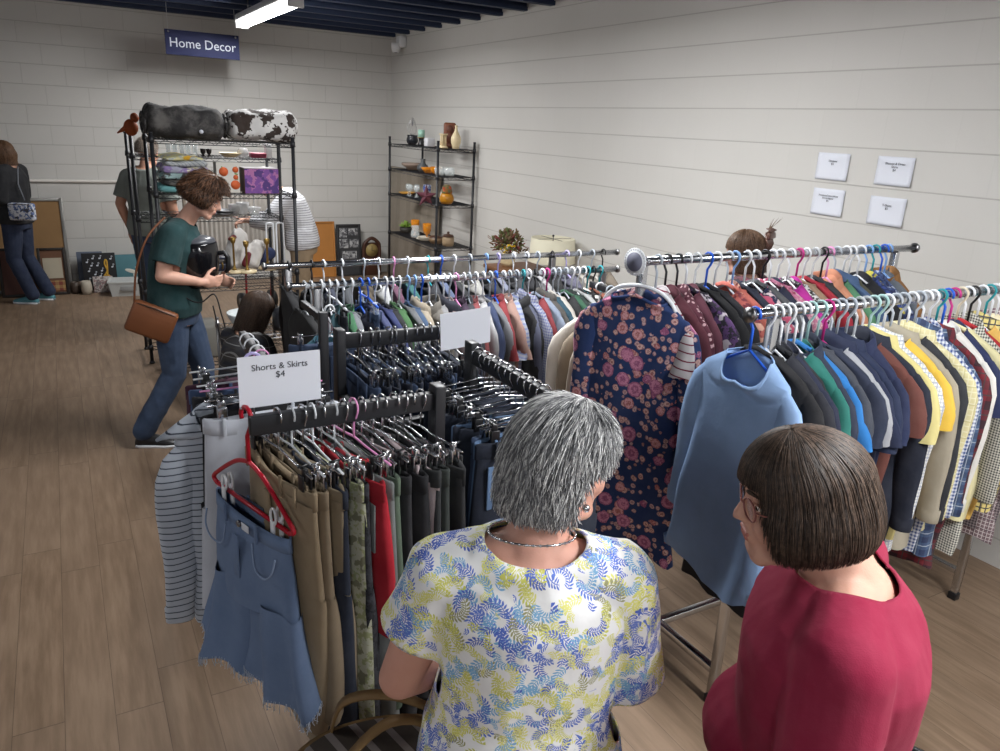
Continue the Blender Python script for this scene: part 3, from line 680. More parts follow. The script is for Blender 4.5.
Bb = [
 ('tank', c('plain', (40, 40, 44)), 'black camisole', 'clear', .5), ('long', c('plain', BK), 'black long top', 'clear', .62), ('tee', c('plain', (86, 34, 62)), 'plum tee', 'white', .5), ('tee', c('plain', (34, 96, 112)), 'deep teal tee', 'white', .46),
 ('pants', c('plain', (54, 58, 72)), 'slate leggings', 'white', .6), ('tee', c('plain', (60, 150, 90)), 'green tee', 'lightgrey', .4), ('tee', c('heather', (112, 116, 122), (132, 136, 142)), 'mid grey tee', 'white', .46), ('tee', c('plain', (40, 48, 80)), 'navy child tee', 'blue', .46),
 ('jeans', c('denim', (52, 72, 108), (70, 92, 130)), 'child denim jeans', 'blue', .6), ('tee', c('plain', (70, 84, 150)), 'periwinkle tee', 'white', .46), ('tee', c('plain', (44, 60, 140)), 'royal blue tee', 'white', .46), ('tee', c('plain', (36, 38, 44)), 'black child tee', 'white', .46),
 ('long', c('plain', (70, 140, 70)), 'leaf green top', 'white', .46), ('tee', c('plain', (120, 124, 130)), 'stone grey tee', 'skyblue', .46), ('tee', c('plain', (60, 100, 150)), 'steel blue tee', 'skyblue', .48), ('jacket', c('plain', (196, 178, 148)), 'fawn jacket', 'blue', .5),
 ('jacket', c('heather', (108, 104, 98), (126, 120, 112)), 'taupe fleece jacket', 'white', .5), ('long', c('heather', (132, 132, 134), (150, 150, 152)), 'marled grey sweater', 'lightgrey', .52), ('tee', c('plain', (200, 170, 172)), 'dusty pink tee', 'white', .48),
 ('hoodie', c('plain', (32, 36, 62)), 'navy hooded sweater', 'lightgrey', .54), ('long', c('plain', (70, 40, 78)), 'purple top', 'pink', .54), ('tee', c('plain', (60, 64, 74)), 'graphite tee', 'white', .52), ('tee', c('plain', (186, 66, 70)), 'faded red tee', 'lightgrey', .52),
 ('long', c('plain', (206, 206, 208)), 'silver grey top', 'white', .56), ('tee', c('plain', (44, 66, 126)), 'cobalt tee', 'white', .54), ('long', c('plain', (140, 142, 148)), 'plain grey top', 'lightgrey', .56), ('tee', c('plain', (190, 32, 44)), 'scarlet tee', 'blue', .54),
 ('tee', c('plain', (206, 150, 132)), 'peach tee', 'white', .56), ('tee', c('stripe', (190, 200, 220), (120, 130, 170), (0, 0, 0), .02), 'lilac striped tee', 'lightgrey', .56), ('hoodie', c('plain', (26, 27, 32)), 'black hooded sweater', 'lightgrey', .62),
 ('long', c('plain', (96, 104, 140)), 'dusk blue top', 'teal', .6), ('button', c('gingham', (190, 196, 214), (90, 96, 140), (0, 0, 0), .014), 'lavender check shirt', 'white', .6), ('long', c('plain', (178, 34, 46)), 'red long top', 'black', .62),
 ('tee', c('plain', (150, 168, 200)), 'powder blue tee', 'white', .58), ('jacket', c('plain', (94, 88, 82)), 'brown grey jacket', 'magenta', .6), ('long', c('plain', (24, 86, 116)), 'petrol blue top', 'lightgrey', .62), ('tee', c('plain', (222, 212, 200)), 'oatmeal tee', 'lightgrey', .58),
 ('long', c('plain', (38, 40, 46)), 'jet black top', 'lightgrey', .62), ('tee', c('plain', (44, 120, 78)), 'emerald tee', 'white', .6), ('long', c('plain', (30, 60, 52)), 'dark green top', 'white', .62), ('tee', c('plain', (200, 204, 204)), 'pale silver tee', 'white', .58),
 ('long', c('plain', (28, 28, 33)), 'black tunic', 'teal', .64), ('long', c('stripe', (30, 30, 34), (222, 220, 214), (0, 0, 0), .028), 'black and white striped tunic', 'black', .68), ('tee', c('plain', (198, 96, 66)), 'terracotta tee', 'teal', .56)]
hang_row(Bb, .90, 2.62, BY, BZ, 'middle chrome rail', 'clothes on the middle rail', 500)
B2 = [
 ('long', c('plain', (30, 30, 36)), 'long black dress top', 'black', .7), ('long', c('plain', (26, 27, 33)), 'black winter top', 'black', .7), ('tee', c('plain', (54, 62, 92)), 'indigo tee', 'white', .5), ('tee', c('plain', (80, 86, 92)), 'ash grey tee', 'white', .5),
 ('jacket', c('plain', (96, 78, 56)), 'brown jacket', 'lightgrey', .5), ('tee', c('plain', (200, 202, 204)), 'whitish tee', 'white', .5), ('tee', c('plain', (120, 60, 96)), 'mauve tee', 'pink', .5), ('tee', c('plain', (30, 120, 120)), 'turquoise tee', 'white', .5),
 ('long', c('plain', (48, 50, 60)), 'dusky top', 'teal', .55), ('tee', c('plain', (90, 110, 160)), 'cornflower tee', 'blue', .5), ('long', c('plain', (40, 44, 50)), 'coal top', 'white', .55), ('tee', c('plain', (180, 178, 172)), 'bone tee', 'lightgrey', .5),
 ('tee', c('plain', (44, 46, 56)), 'dark slate tee', 'skyblue', .5), ('tee', c('plain', (130, 140, 170)), 'pale indigo tee', 'purple', .5), ('long', c('plain', (60, 60, 66)), 'gunmetal top', 'white', .55), ('tee', c('plain', (38, 40, 48)), 'onyx tee', 'white', .5),
 ('tee', c('plain', (196, 196, 198)), 'chalk tee', 'lightgrey', .5), ('long', c('plain', (32, 32, 38)), 'soot black top', 'black', .55), ('tee', c('plain', (110, 108, 140)), 'heather purple tee', 'purple', .5), ('long', c('plain', (206, 198, 182)), 'cream cardigan', 'white', .6),
 ('jacket', c('plain', (214, 206, 192)), 'cream jacket', 'lightgrey', .6), ('long', c('plain', (150, 132, 110)), 'tan cardigan', 'black', .6)]
hang_row(B2, .95, 3.05, BY2, BZ, 'far chrome rail', 'clothes on the far rail', 700)
c = cloth
# straight-arm racks behind
garment('tee', c('plain', (30, 76, 92)), (.95, 3.12, 1.20), math.radians(8), 'deep teal child top hanging on the small black arm behind the four-way rack', 'shirt', None, 2, .46, w=.15)
garment('jeans', c('denim', (40, 54, 80), (54, 70, 98)), (.93, 3.03, 1.20), math.radians(-6), 'indigo jeans clipped on the small black arm behind the four-way rack', 'jeans', None, 3, .7)
hanger('plastic', 'white', (.95, 3.12, 1.20), math.radians(8), 'white plastic hanger holding the deep teal child top', None, 1)
hanger('clip', 'chrome', (.93, 3.03, 1.20), math.radians(-6), 'chrome clip hanger holding the indigo jeans on the small black arm', None, 2)
hang_row([('jacket', c('plain', (206, 192, 176)), 'pinkish beige jacket', 'white', .7), ('jacket', c('plain', (150, 136, 118)), 'taupe jacket', 'lightgrey', .7), ('long', c('plain', (214, 206, 196)), 'cream blouse', 'white', .66)], 2.80, 3.06, 2.30, 1.25, 'small black arm left of the dress', 'jackets left of the dress', 44, axis='y')
# four-way rack: jeans, trousers, shorts and skirts
dk = c('denim', (26, 32, 46), (40, 48, 66)); md = c('denim', (44, 60, 88), (62, 80, 110)); lt = c('denim', (84, 112, 150), (104, 132, 168))
rowc = [
 ('shorts', c('plain', (150, 132, 106)), 'khaki shorts', 'chrome', .62), ('shorts', c('plain', (136, 120, 98)), 'long tan shorts', 'clear', .58), ('pants', c('plain', (140, 126, 104)), 'beige cropped trousers', 'chrome', .72), ('jeans', dk, 'dark indigo jeans', 'white', .78),
 ('skirt', c('print', (176, 176, 156), (148, 154, 112), (120, 120, 96), .016), 'yellow green print skirt', 'chrome', .62), ('pants', c('print', (46, 47, 54), (26, 27, 32), (62, 62, 70), .015), 'grey camouflage trousers', 'clear', .74), ('skirt', c('plain', (176, 26, 44)), 'red skirt', 'chrome', .4), ('pants', c('plain', (124, 128, 128)), 'pale grey trousers', 'pink', .66),
 ('pants', c('plain', (92, 108, 92)), 'sage trousers', 'chrome', .62), ('pants', c('plain', (38, 38, 42)), 'black trousers', 'chrome', .7), ('skirt', c('plain', (28, 28, 32)), 'black skirt', 'chrome', .6), ('pants', c('heather', (172, 156, 160), (188, 174, 176)), 'pinkish grey trousers', 'chrome', .68),
 ('pants', c('plain', (44, 46, 48)), 'charcoal trousers', 'chrome', .7), ('pants', c('plain', (52, 58, 56)), 'dark moss trousers', 'chrome', .7), ('pants', c('plain', (34, 35, 38)), 'soft black trousers', 'chrome', .7)]
hang_row(rowc, .352, .72, 1.59, AZ, 'near black arm with the price card', 'shorts and skirts on the near arm', 60, hk='clip', jit=5, bias=9)
rowa = [('jeans', dk if i % 3 else md, d, 'chrome', .7) for i, d in enumerate(('navy jeans', 'black denim jeans', 'dark stretch jeans', 'washed jeans', 'inky jeans', 'midnight jeans', 'blue jeans', 'faded dark jeans', 'raw denim jeans', 'stone jeans', 'dusty jeans', 'slim jeans'))]
hang_row(rowa, .74, 1.10, 2.17, AZ, 'far black arm of the four-way rack', 'jeans on the far arm', 80, hk='clip', jit=9)
rowb = [('jeans', (dk, lt, md)[i % 3] if i < 5 else dk, d, 'chrome', .82) for i, d in enumerate(('pale blue jeans', 'light wash jeans', 'deep blue jeans', 'dark jeans', 'sky wash jeans', 'black-blue jeans', 'tapered jeans', 'bootcut jeans', 'thick dark jeans', 'wide jeans', 'crisp jeans', 'soft jeans'))]
hang_row(rowb, 1.50, 1.88, 1.01, AZ, 'right black arm of the four-way rack', 'jeans on the right arm', 90, axis='y', hk='clip', jit=9)
rowd = [
 ('shorts', c('plain', (206, 210, 220)), 'white denim shorts', 'chrome', .56), ('pants', c('plain', (28, 28, 32)), 'black capri trousers', 'chrome', .74),
 ('pants', c('plain', (44, 46, 56)), 'dark slate trousers', 'pink', .7), ('skirt', c('plain', (34, 34, 40)), 'straight black skirt', 'white', .6), ('shorts', c('denim', (60, 80, 116), (80, 100, 138)), 'blue denim shorts', 'white', .5), ('skirt', c('plain', (70, 34, 54)), 'maroon long skirt', 'white', .78)]
hang_row(rowd, 1.90, 2.26, .43, AZ, 'left black arm of the four-way rack', 'skirts on the left arm', 95, axis='y', hk='clip', jit=6)
#PEOPLE
# ------------------------------------------------------------------ people
def frame(yaw, pitch=0, roll=0):
    return Matrix.Rotation(-math.radians(yaw), 3, 'Z') @ Matrix.Rotation(-math.radians(pitch), 3, 'X') @ Matrix.Rotation(math.radians(roll), 3, 'Y')
# yaw: degrees turned from +Y towards +X ; pitch: head bowed forward
def head_shapes(m, c, M, fem=True, s=1.0):
    def e(p, r): m.ell(c + M @ (V(*p) * s), [q * s for q in r], M, 18, 12)
    def cp(a, b, ra, rb): m.cap(c + M @ (V(*a) * s), c + M @ (V(*b) * s), ra * s, rb * s, 12)
    e((0, -.014, .035), (.074, .094, .084)); e((0, .018, -.01), (.066, .075, .085)); e((0, .03, -.055), (.056, .062, .058))
    cp((-.018, .068, -.092), (.018, .068, -.092), .022, .022)
    cp((-.03, .078, .026), (.03, .078, .026), .014, .014)
    cp((0, .086, .012), (0, .1055, -.022), .0075, .0105); cp((-.009, .095, -.027), (.009, .095, -.027), .0085, .0085)
    for sd in (-1, 1):
        e((sd * .036, .062, -.03), (.024, .026, .028)); cp((sd * .05, -.01, -.07), (sd * .035, .05, -.085), .02, .018)
        M2 = M @ Matrix.Rotation(sd * .35, 3, 'Z'); m.ell(c + M @ (V(sd * .078, -.012, -.005) * s), [.009 * s, .019 * s, .032 * s], M2, 12, 8); m.ell(c + M @ (V(sd * .074, -.004, -.028) * s), [.009 * s, .01 * s, .013 * s], M2, 10, 8)
    cp((-.019, .090, -.050), (.019, .090, -.050), .0065, .0065); cp((-.017, .088, -.062), (.017, .088, -.062), .0075, .0075)
def hand_shapes(m, w, d, side_dir, palm_n, curl=.5, s=1.0, grip=False):
    """w wrist, d direction of the hand, side_dir towards the thumb, palm_n the way the palm faces"""
    d = d.normalized(); sd = (side_dir - d * side_dir.dot(d)).normalized(); pn = (palm_n - d * palm_n.dot(d)); pn = (pn - sd * pn.dot(sd)).normalized()
    M = Matrix((sd, pn, d)).transposed()
    m.ell(w + d * .045 * s, [.040 * s, .015 * s, .052 * s], M, 14, 10); m.cap(w - d * .02 * s, w + d * .02 * s, .026 * s, .024 * s, 12)
    L = [.068, .078, .072, .056]; off = [.028, .0095, -.0095, -.027]
    for k in range(4):
        p = w + d * .085 * s + sd * off[k] * s; dd = d; a = curl * (1 + .12 * k)
        for j, (f, r) in enumerate(((.45, .0088), (.32, .008), (.25, .0072))):
            dd = (Matrix.Rotation(a * (.7 if j == 0 else 1.0), 3, sd.cross(Vector(pn)) if False else pn.cross(d)) @ dd) if False else (dd * math.cos(a * (.6 if j == 0 else 1)) + pn * math.sin(a * (.6 if j == 0 else 1))) if j == 0 else None or dd2
            q = p + dd * L[k] * f * s; m.cap(p, q, r * s, r * .93 * s, 8); p = q
            t = dd.cross(sd); ang = a * .9; dd2 = (Matrix.Rotation(ang, 3, sd) @ dd); alt = (Matrix.Rotation(-ang, 3, sd) @ dd)
            if alt.dot(pn) > dd2.dot(pn): dd2 = alt
    p = w + d * .022 * s + sd * .026 * s; dd = (d * .62 + sd * .7 + pn * .35).normalized()
    for f, r in ((.040, .0115), (.030, .0100), (.024, .0088)):
        q = p + dd * f * s; m.cap(p, q, r * s, r * .93 * s, 8); p = q; dd = (dd + d * .45 + pn * .2 - sd * .15).normalized()
def torso_rings(spine, side, R, infl=0.0, N=32, fwd=None):
    """spine: list of (point, rx, ry) bottom to top"""
    rings = []
    for i, (p, rx, ry) in enumerate(spine):
        a = spine[max(i - 1, 0)][0]; b = spine[min(i + 1, len(spine) - 1)][0]; t = (b - a).normalized()
        f = side.cross(t) * -1; f = (f).normalized()
        if fwd is not None and f.dot(fwd) < 0: f = -f
        rings.append([p + side * ((rx + infl) * math.copysign(abs(math.cos(q)) ** .88, math.cos(q))) + f * ((ry + infl) * math.copysign(abs(math.sin(q)) ** .88, math.sin(q))) for q in [2 * PI * k / N for k in range(N)]])
    return rings
def wrinkle(amp, sc, seed=0):
    def fn(p, n):
        q = p * sc + V(seed, seed * .7, 0); q2 = V(q.x, q.y, q.z * .45)
        r = 1 - abs(noise.noise(q2)) * 2
        return amp * (r * r * .9 - .35 + .5 * noise.noise(q * 2.3))
    return fn
SK1 = mat_skin('skin_light', (204, 158, 138)); SK2 = mat_skin('skin_rosy', (206, 154, 136)); SK3 = mat_skin('skin_tan', (196, 146, 122))
LIDM = plain('eyelid_skin', (150, 104, 88), .6); EYEW = plain('eye_white', (225, 222, 218), .3); IRIS = plain('iris', (52, 38, 30), .25); LIP = plain('lip', (176, 112, 102), .5); BROW = plain('brow_hair', (70, 56, 46), .8)
def add_face(parent, c, M, s, brow=BROW):
    for sd in (-1, 1):
        e = MB().ell(c + M @ (V(sd * .031, .0715, .007) * s), [.0112 * s] * 3, M, 14, 10).obj('eye', EYEW, parent)
        MB().ell(c + M @ (V(sd * .031, .0800, .005) * s), [.0058 * s, .0035 * s, .0055 * s], M, 12, 8).obj('iris', IRIS, e)
        m = MB(); m.tube([c + M @ (V(sd * x, y, z) * s) for x, y, z in ((.014, .092, .028), (.030, .092, .033), (.046, .080, .029))], [.003 * s, .0038 * s, .002 * s], 8); m.obj('eyebrow', brow, parent)
        m = MB(); m.tube([c + M @ (V(sd * x, y, z) * s) for x, y, z in ((.019, .079, .011), (.031, .0815, .0145), (.044, .075, .011))], [.003 * s, .0052 * s, .003 * s], 8); m.obj('eyelid', LIDM, parent)
    m = MB(); m.cap(c + M @ (V(-.018, .0935, -.052) * s), c + M @ (V(.018, .0935, -.052) * s), .0045 * s, .0045 * s, 8); m.cap(c + M @ (V(-.014, .092, -.0605) * s), c + M @ (V(.014, .092, -.0605) * s), .0055 * s, .0055 * s, 8); m.obj('lips', LIP, parent)
def hair_surface(c, M, s, rx, ryf, ryb, h, zc, drop, tilt, lenf, tuck=.0, bulge=0.0):
    T = Matrix.Rotation(-math.radians(tilt), 3, 'X')
    def P(az, q, lift=0.0):
        """az 0 = front, q 0 crown .. 1 widest .. >1 hanging"""
        sx, cy = math.sin(az), math.cos(az); ry = ryf if cy > 0 else ryb
        if q <= 1:
            a = q * PI / 2; r = math.sin(a); z = zc + h * math.cos(a); b = 0
        else:
            d = (q - 1) * drop; r = 1; z = zc - d; b = bulge * math.sin(min(1, (q - 1) / .9) * PI) - tuck * max(0, q - 1.6) ** 2
        p = V(sx * (rx + b + lift) * r, cy * (ry + b + lift) * r, z + (lift if q <= 1 else 0) * math.cos(min(q, 1) * PI / 2))
        if tilt:
            wgt = max(0, 1 - max(0, q - .6) / .6); p = p * (1 - wgt) + (T @ p) * wgt
        return c + M @ (p * s)
    return P
def make_hair(parent, c, M, s, mats, rx=.088, ryf=.102, ryb=.108, h=.098, zc=.03, drop=.1, tilt=0, lenf=None, tuck=0, bulge=0, strands=1500, slen=(.5, 1.0), width=.0011, tous=.004, seed=1, thick=.012, q0r=(.02, .9), nseg=8, smooth=0.0):
    rnd = random.Random(seed); P = hair_surface(c, M, s, rx, ryf, ryb, h, zc, drop, tilt, lenf, tuck, bulge)
    NA, NQ = 64, 18; rings = []
    # closed shell: outside down to the tips and back up inside
    for j in range(NQ + 1):
        rings.append([P(2 * PI * k / NA, max(.012, lenf(2 * PI * k / NA) * j / NQ), -.003) for k in range(NA)])
    for j in range(NQ, -1, -3):
        rings.append([P(2 * PI * k / NA, max(.01, lenf(2 * PI * k / NA) * j / NQ), -thick - .003) for k in range(NA)])
    hm = MB(); hm.loft(rings); base = hm.obj('hair', mats[0], parent)
    for mi, mt in enumerate(mats[1:]):
        m = MB()
        for _ in range(strands // max(1, len(mats) - 1)):
            az = rnd.uniform(0, 2 * PI); L = lenf(az); q0 = rnd.uniform(*q0r) * L; q1 = min(L * rnd.uniform(.97, 1.03), q0 + rnd.uniform(*slen))
            daz = rnd.uniform(-.25, .25) * (1 - smooth); l0 = rnd.uniform(-.003, .001); l1 = rnd.uniform(0, tous); ph = rnd.uniform(0, 6.28); wv = rnd.uniform(0, .05) * (1 - smooth)
            pts = []; rs = []
            for k in range(nseg + 1):
                f = k / nseg; q = q0 + (q1 - q0) * f
                pts.append(P(az + daz * f + wv * math.sin(ph + 5 * f), q, l0 + (l1 - l0) * f ** 1.5)); rs.append(width * s * (1 - .85 * f ** 2) + .00015)
            m.tube(pts, rs, 3, cap=False)
        m.obj('hair_strands', mt, base, rec=False)
    return base
def capchain(m, pts, rs, infl=0.0):
    for (a, b), (ra, rb) in zip(zip(pts, pts[1:]), zip(rs, rs[1:])): m.cap(a, b, ra + infl, rb + infl, 16)
def person(label, loc, yaw, s, J, skin, shirt, trou=None, shoe=None, sleeve=.6, bw=1.0, bust=True, head=(0, 0, 0), hsc=1.0, neckcut=None, hem=.86, vox=.007, hands=None, face=True, wr=(.004, 9), shirt_name='shirt', skirt=None, fem=True, seed=1, sleeve_inf=.012, shirt_inf=.010, curl=(.5, .5), thumb=None, belly=0, bsc=1.0):
    """J: joint name -> local (x right, y forward, z up) for a 1.63 m body"""
    Y = frame(yaw)
    def W(k): return Y @ (V(*(J[k] if isinstance(k, str) else k)) * s)
    side = Y @ V(1, 0, 0); fwd = Y @ V(0, 1, 0)
    hc = W('head'); HM = frame(yaw + head[0], head[1], head[2]); hs = s * hsc
    pel, wai, che, nb = W('pelvis'), W('waist'), W('chest'), W('neckb')
    dn = (pel - wai).normalized()
    sp = [(pel + dn * .12 * s, .150 * bw * s, .105 * bw * s), (pel, .172 * bw * s, .125 * bw * s), (pel.lerp(wai, .55), .158 * bw * s, .118 * bw * s), (wai, .142 * bw * s, .108 * bw * s), (wai.lerp(che, .5), .150 * bw * s, .112 * bw * s),
          (che, .162 * bw * s, .112 * bw * s), (che.lerp(nb, .45), .150 * bw * s, .092 * s * bw), (che.lerp(nb, .78), .105 * s * bw, .066 * s * bw), (nb, .062 * s, .058 * s)]
    body = MB()
    body.loft(torso_rings(sp, side, None, .001, fwd=fwd))
    body.cap(nb - (nb - che) * .2, hc + HM @ V(0, -.012, -.055) * s, .056 * s, .047 * s)
    head_shapes(body, hc, HM, s=hs)
    sh = {}; 
    for sd, n in ((-1, 'L'), (1, 'R')):
        a, b, c_ = W('sh' + n), W('el' + n), W('wr' + n); sh[n] = (a, b, c_)
        capchain(body, [nb.lerp(a, .25) - V(0, 0, .015), a, a.lerp(b, .45), b, b.lerp(c_, .3), c_], [.05 * s, .052 * s * bw, .046 * s * bw, .037 * s * bw, .037 * s * bw, .024 * s])
        hd = (c_ - b).normalized()
        if hands and n in hands: hd, td, pn = [Y @ V(*q) for q in hands[n]]
        else: td, pn = fwd, -side * sd
        hand_shapes(body, c_, hd, td, pn, curl[0 if sd < 0 else 1], s)
        hp, kn, an = W('hip' + n), W('kn' + n), W('an' + n)
        capchain(body, [hp, hp.lerp(kn, .5), kn, kn.lerp(an, .3), an], [.085 * s * bw, .07 * s * bw, .052 * s, .05 * s, .034 * s])
    bm = remeshed(body, 'person', vox, 2, .4)
    root = link('person', bm, skin); root.location = loc; tag(root, label, 'person')
    if face: add_face(root, hc, HM, hs)
    # shirt
    m = MB(); top = sp[:]
    hz = (pel.z + (hem - J['pelvis'][2]) * s) if hem is not None else None
    m.loft(torso_rings([(p, rx, ry) for p, rx, ry in top], side, None, shirt_inf, fwd=fwd))
    if belly: m.ell(wai.lerp(pel, .3) + fwd * .04 * s, [.13 * bw * s, .11 * bw * s + belly, .13 * s], Y)
    if bust:
        for sd in (-1, 1): m.ell(che + fwd * .07 * s * bw - (che - wai).normalized() * .045 * s + side * sd * .072 * s * bw, [.075 * s * bw * bsc, .078 * s * bw * bsc, .082 * s * bw * bsc], Y)
    for n in 'LR':
        a, b, c_ = sh[n]; k = nb.lerp(a, .3) - V(0, 0, .016)
        f = sleeve if not isinstance(sleeve, tuple) else sleeve[0 if n == 'L' else 1]
        if f <= 1: q = a.lerp(b, f); capchain(m, [k, a - V(0, 0, .008), q], [.046 * s, .052 * s * bw, .054 * s * bw], sleeve_inf)
        else: q = b.lerp(c_, f - 1); capchain(m, [k, a, a.lerp(b, .5), b, q], [.046 * s, .051 * s * bw, .050 * s * bw, .044 * s * bw, .034 * s * bw], sleeve_inf)
        sh[n] += (q,)
    if skirt is None and hem is not None:
        pass
    me = remeshed(m, shirt_name, vox, 4, .5); fn = wrinkle(wr[0], wr[1], seed); disp(me, fn)
    b2 = bmesh.new(); b2.from_mesh(me); kill = []
    cut_n = nb + (V(0, 0, 0) if not neckcut else side * neckcut[0] + fwd * neckcut[1] + V(0, 0, neckcut[2])); nr = (neckcut[3], neckcut[4], neckcut[5]) if neckcut else (.075 * s, .07 * s, .06 * s)
    Yi = Y.transposed()
    for v in b2.verts:
        q = Yi @ (v.co - cut_n)
        if (q.x / nr[0]) ** 2 + (q.y / nr[1]) ** 2 + (q.z / nr[2]) ** 2 < 1: kill.append(v); continue
        for n in 'LR':
            a, b_, c_, e = sh[n]; d = ((b_ - a) if isinstance(sleeve, tuple) or sleeve <= 1 else (c_ - b_)).normalized(); r = v.co - e
            if r.dot(d) > -.004 and (r - d * r.dot(d)).length < .085 * s * bw and r.length < .11: kill.append(v); break
        else:
            if (v.co - (pel + dn * .06 * s)).dot(dn) > 0 and hem is not None: kill.append(v)
    bmesh.ops.delete(b2, geom=kill, context='VERTS')
    for _ in range(14):
        bd = [v for v in b2.verts if v.is_boundary]; new = {}
        for v in bd:
            nb_ = [e.other_vert(v) for e in v.link_edges if e.is_boundary]
            if len(nb_) == 2: new[v] = v.co * .3 + (nb_[0].co + nb_[1].co) * .35
        for v, c_ in new.items(): v.co = c_
    b2.to_mesh(me); b2.free()
    so = link(shirt_name, me, shirt, root); q = so.modifiers.new('s', 'SOLIDIFY'); q.thickness = .0035; q.offset = 1
    if trou is not None:
        m = MB(); m.loft(torso_rings([(p, rx, ry) for p, rx, ry in sp[:4]], side, None, .004, fwd=fwd))
        for n in 'LR':
            hp, kn, an = W('hip' + n), W('kn' + n), W('an' + n)
            capchain(m, [hp, hp.lerp(kn, .5), kn, kn.lerp(an, .5), an.lerp(kn, .04)], [.09 * s * bw, .078 * s * bw, .062 * s, .06 * s, .058 * s], .008)
        me = remeshed(m, 'trousers', vox, 3, .5); disp(me, wrinkle(.004, 10, seed + 3)); link('trousers', me, trou, root)
    if shoe is not None:
        for n in 'LR':
            an = W('an' + n); t = W(J.get('toe' + n, (J['an' + n][0] * 1.15, J['an' + n][1] + .15, .03))); m = MB(); z0 = min(an.z - .045 * s, t.z)
            d = V(t.x - an.x, t.y - an.y, 0).normalized(); sd_ = V(d.y, -d.x, 0); a0 = V(an.x, an.y, 0) - d * .045
            for zz, k in ((-.0, 0), (.0, 1)):
                pass
            rr = []
            for f, wd, ht in ((0, .022, .045), (.08, .034, .075), (.25, .038, .085), (.45, .04, .07), (.7, .047, .05), (.9, .040, .038), (1, .018, .026)):
                cc = a0 + d * .255 * f * s; rr.append([cc + sd_ * wd * s * math.cos(2 * PI * k / 14) + V(0, 0, max(0, (ht * .5 + ht * .62 * math.sin(2 * PI * k / 14))) * s + max(0, z0 - .03)) for k in range(14)])
            m.loft(rr); sob = m.obj('shoe', shoe, root)
            m = MB(); m.loft([[p * 1.0 + V(0, 0, dz) for p in [a0 + d * (.255 * f * s) + sd_ * sgn * wd * s + V(0, 0, max(0, z0 - .03)) for f, wd, sgn in ((0, .02, 1), (.1, .036, 1), (.4, .042, 1), (.72, .05, 1), (.93, .04, 1), (1.01, .015, 1), (1.01, .015, -1), (.93, .04, -1), (.72, .05, -1), (.4, .042, -1), (.1, .036, -1), (0, .02, -1))]] for dz in (0, .018)])
            m.obj('sole', WHITEP, sob)
    return root, dict(hc=hc, HM=HM, Y=Y, nb=nb, che=che, pel=pel, sh=sh, side=side, fwd=fwd, wai=wai)
def JJ(**k):
    d = dict(head=(0, .035, 1.51), neckb=(0, -.02, 1.375), chest=(0, 0, 1.24), waist=(0, .0, 1.04), pelvis=(0, 0, .88), shL=(-.165, -.01, 1.325), shR=(.165, -.01, 1.325), elL=(-.215, -.02, 1.06), elR=(.215, -.02, 1.06),
             wrL=(-.22, .06, .83), wrR=(.22, .06, .83), hipL=(-.085, 0, .84), hipR=(.085, 0, .84), knL=(-.09, .02, .46), knR=(.09, .02, .46), anL=(-.095, -.01, .08), anR=(.095, -.01, .08)); d.update(k); return d
# --- grey-haired shopper, seen from behind
SPRIG = mat_sprigs()
pg, G = person('grey-haired person seen from behind in a leafy blue and yellow print top', (.635, .945, 0), 30, .98, JJ(head=(.034, .045, 1.468), neckb=(-.008, -.03, 1.352), wrL=(-.14, .19, .93), elL=(-.232, .0, 1.045), shL=(-.148, -.01, 1.285), shR=(.145, -.01, 1.285), elR=(.19, .02, 1.04), wrR=(.15, .2, .90)),
    SK2, SPRIG, plain('navy_trouser', (40, 46, 66), .8), BLACKP, sleeve=(.55, .92), bw=1.06, head=(48, 6, 0), hsc=.94, neckcut=(.006, -.008, .03, .086, .084, .048), vox=.006, hem=.78, wr=(.0065, 7), seed=3, sleeve_inf=.016, shirt_inf=.011, belly=.01)
def sst(a, b, x):
    t = max(0, min(1, (x - a) / (b - a))); return t * t * (3 - 2 * t)
def len_grey(az):
    c_ = math.cos(az)
    return 1.86 - .72 * sst(-.42, -.12, c_) - .45 * sst(.1, .9, c_)
GH = [mat_hair('grey_hair_base', (112, 112, 113), (138, 138, 138)), mat_hair('grey_hair_light', (200, 200, 200), (228, 228, 226)), mat_hair('grey_hair_mid', (146, 146, 148), (172, 172, 173)), mat_hair('grey_hair_dark', (94, 95, 99), (118, 119, 121))]
make_hair(pg, G['hc'], G['HM'], .985, GH, rx=.089, ryf=.098, ryb=.109, h=.098, zc=.028, drop=.125, tilt=20, lenf=len_grey, strands=6600, slen=(.22, .5), width=.0013, tous=.011, seed=4, bulge=.002, tuck=.11, smooth=.35)
m = MB()
hc, HM = G['hc'], G['HM']
er = hc + HM @ V(.077, -.004, -.045); e = MB().ell(er, (.007, .007, .007), seg=12, rings=8).obj('earring', CHROME, pg)
pts = []
for k in range(40):
    a = 2 * PI * k / 40; pts.append(G['nb'] + G['side'] * .072 * math.cos(a) + G['fwd'] * (.064 * math.sin(a) + .004) + V(0, 0, .024 - .012 * math.sin(a)))
m.tube(pts, .0018, 6, closed=True)
for k in range(40): m.ell(pts[k], (.0026, .0026, .0026), seg=8, rings=6)
m.obj('necklace', CHROME, pg)
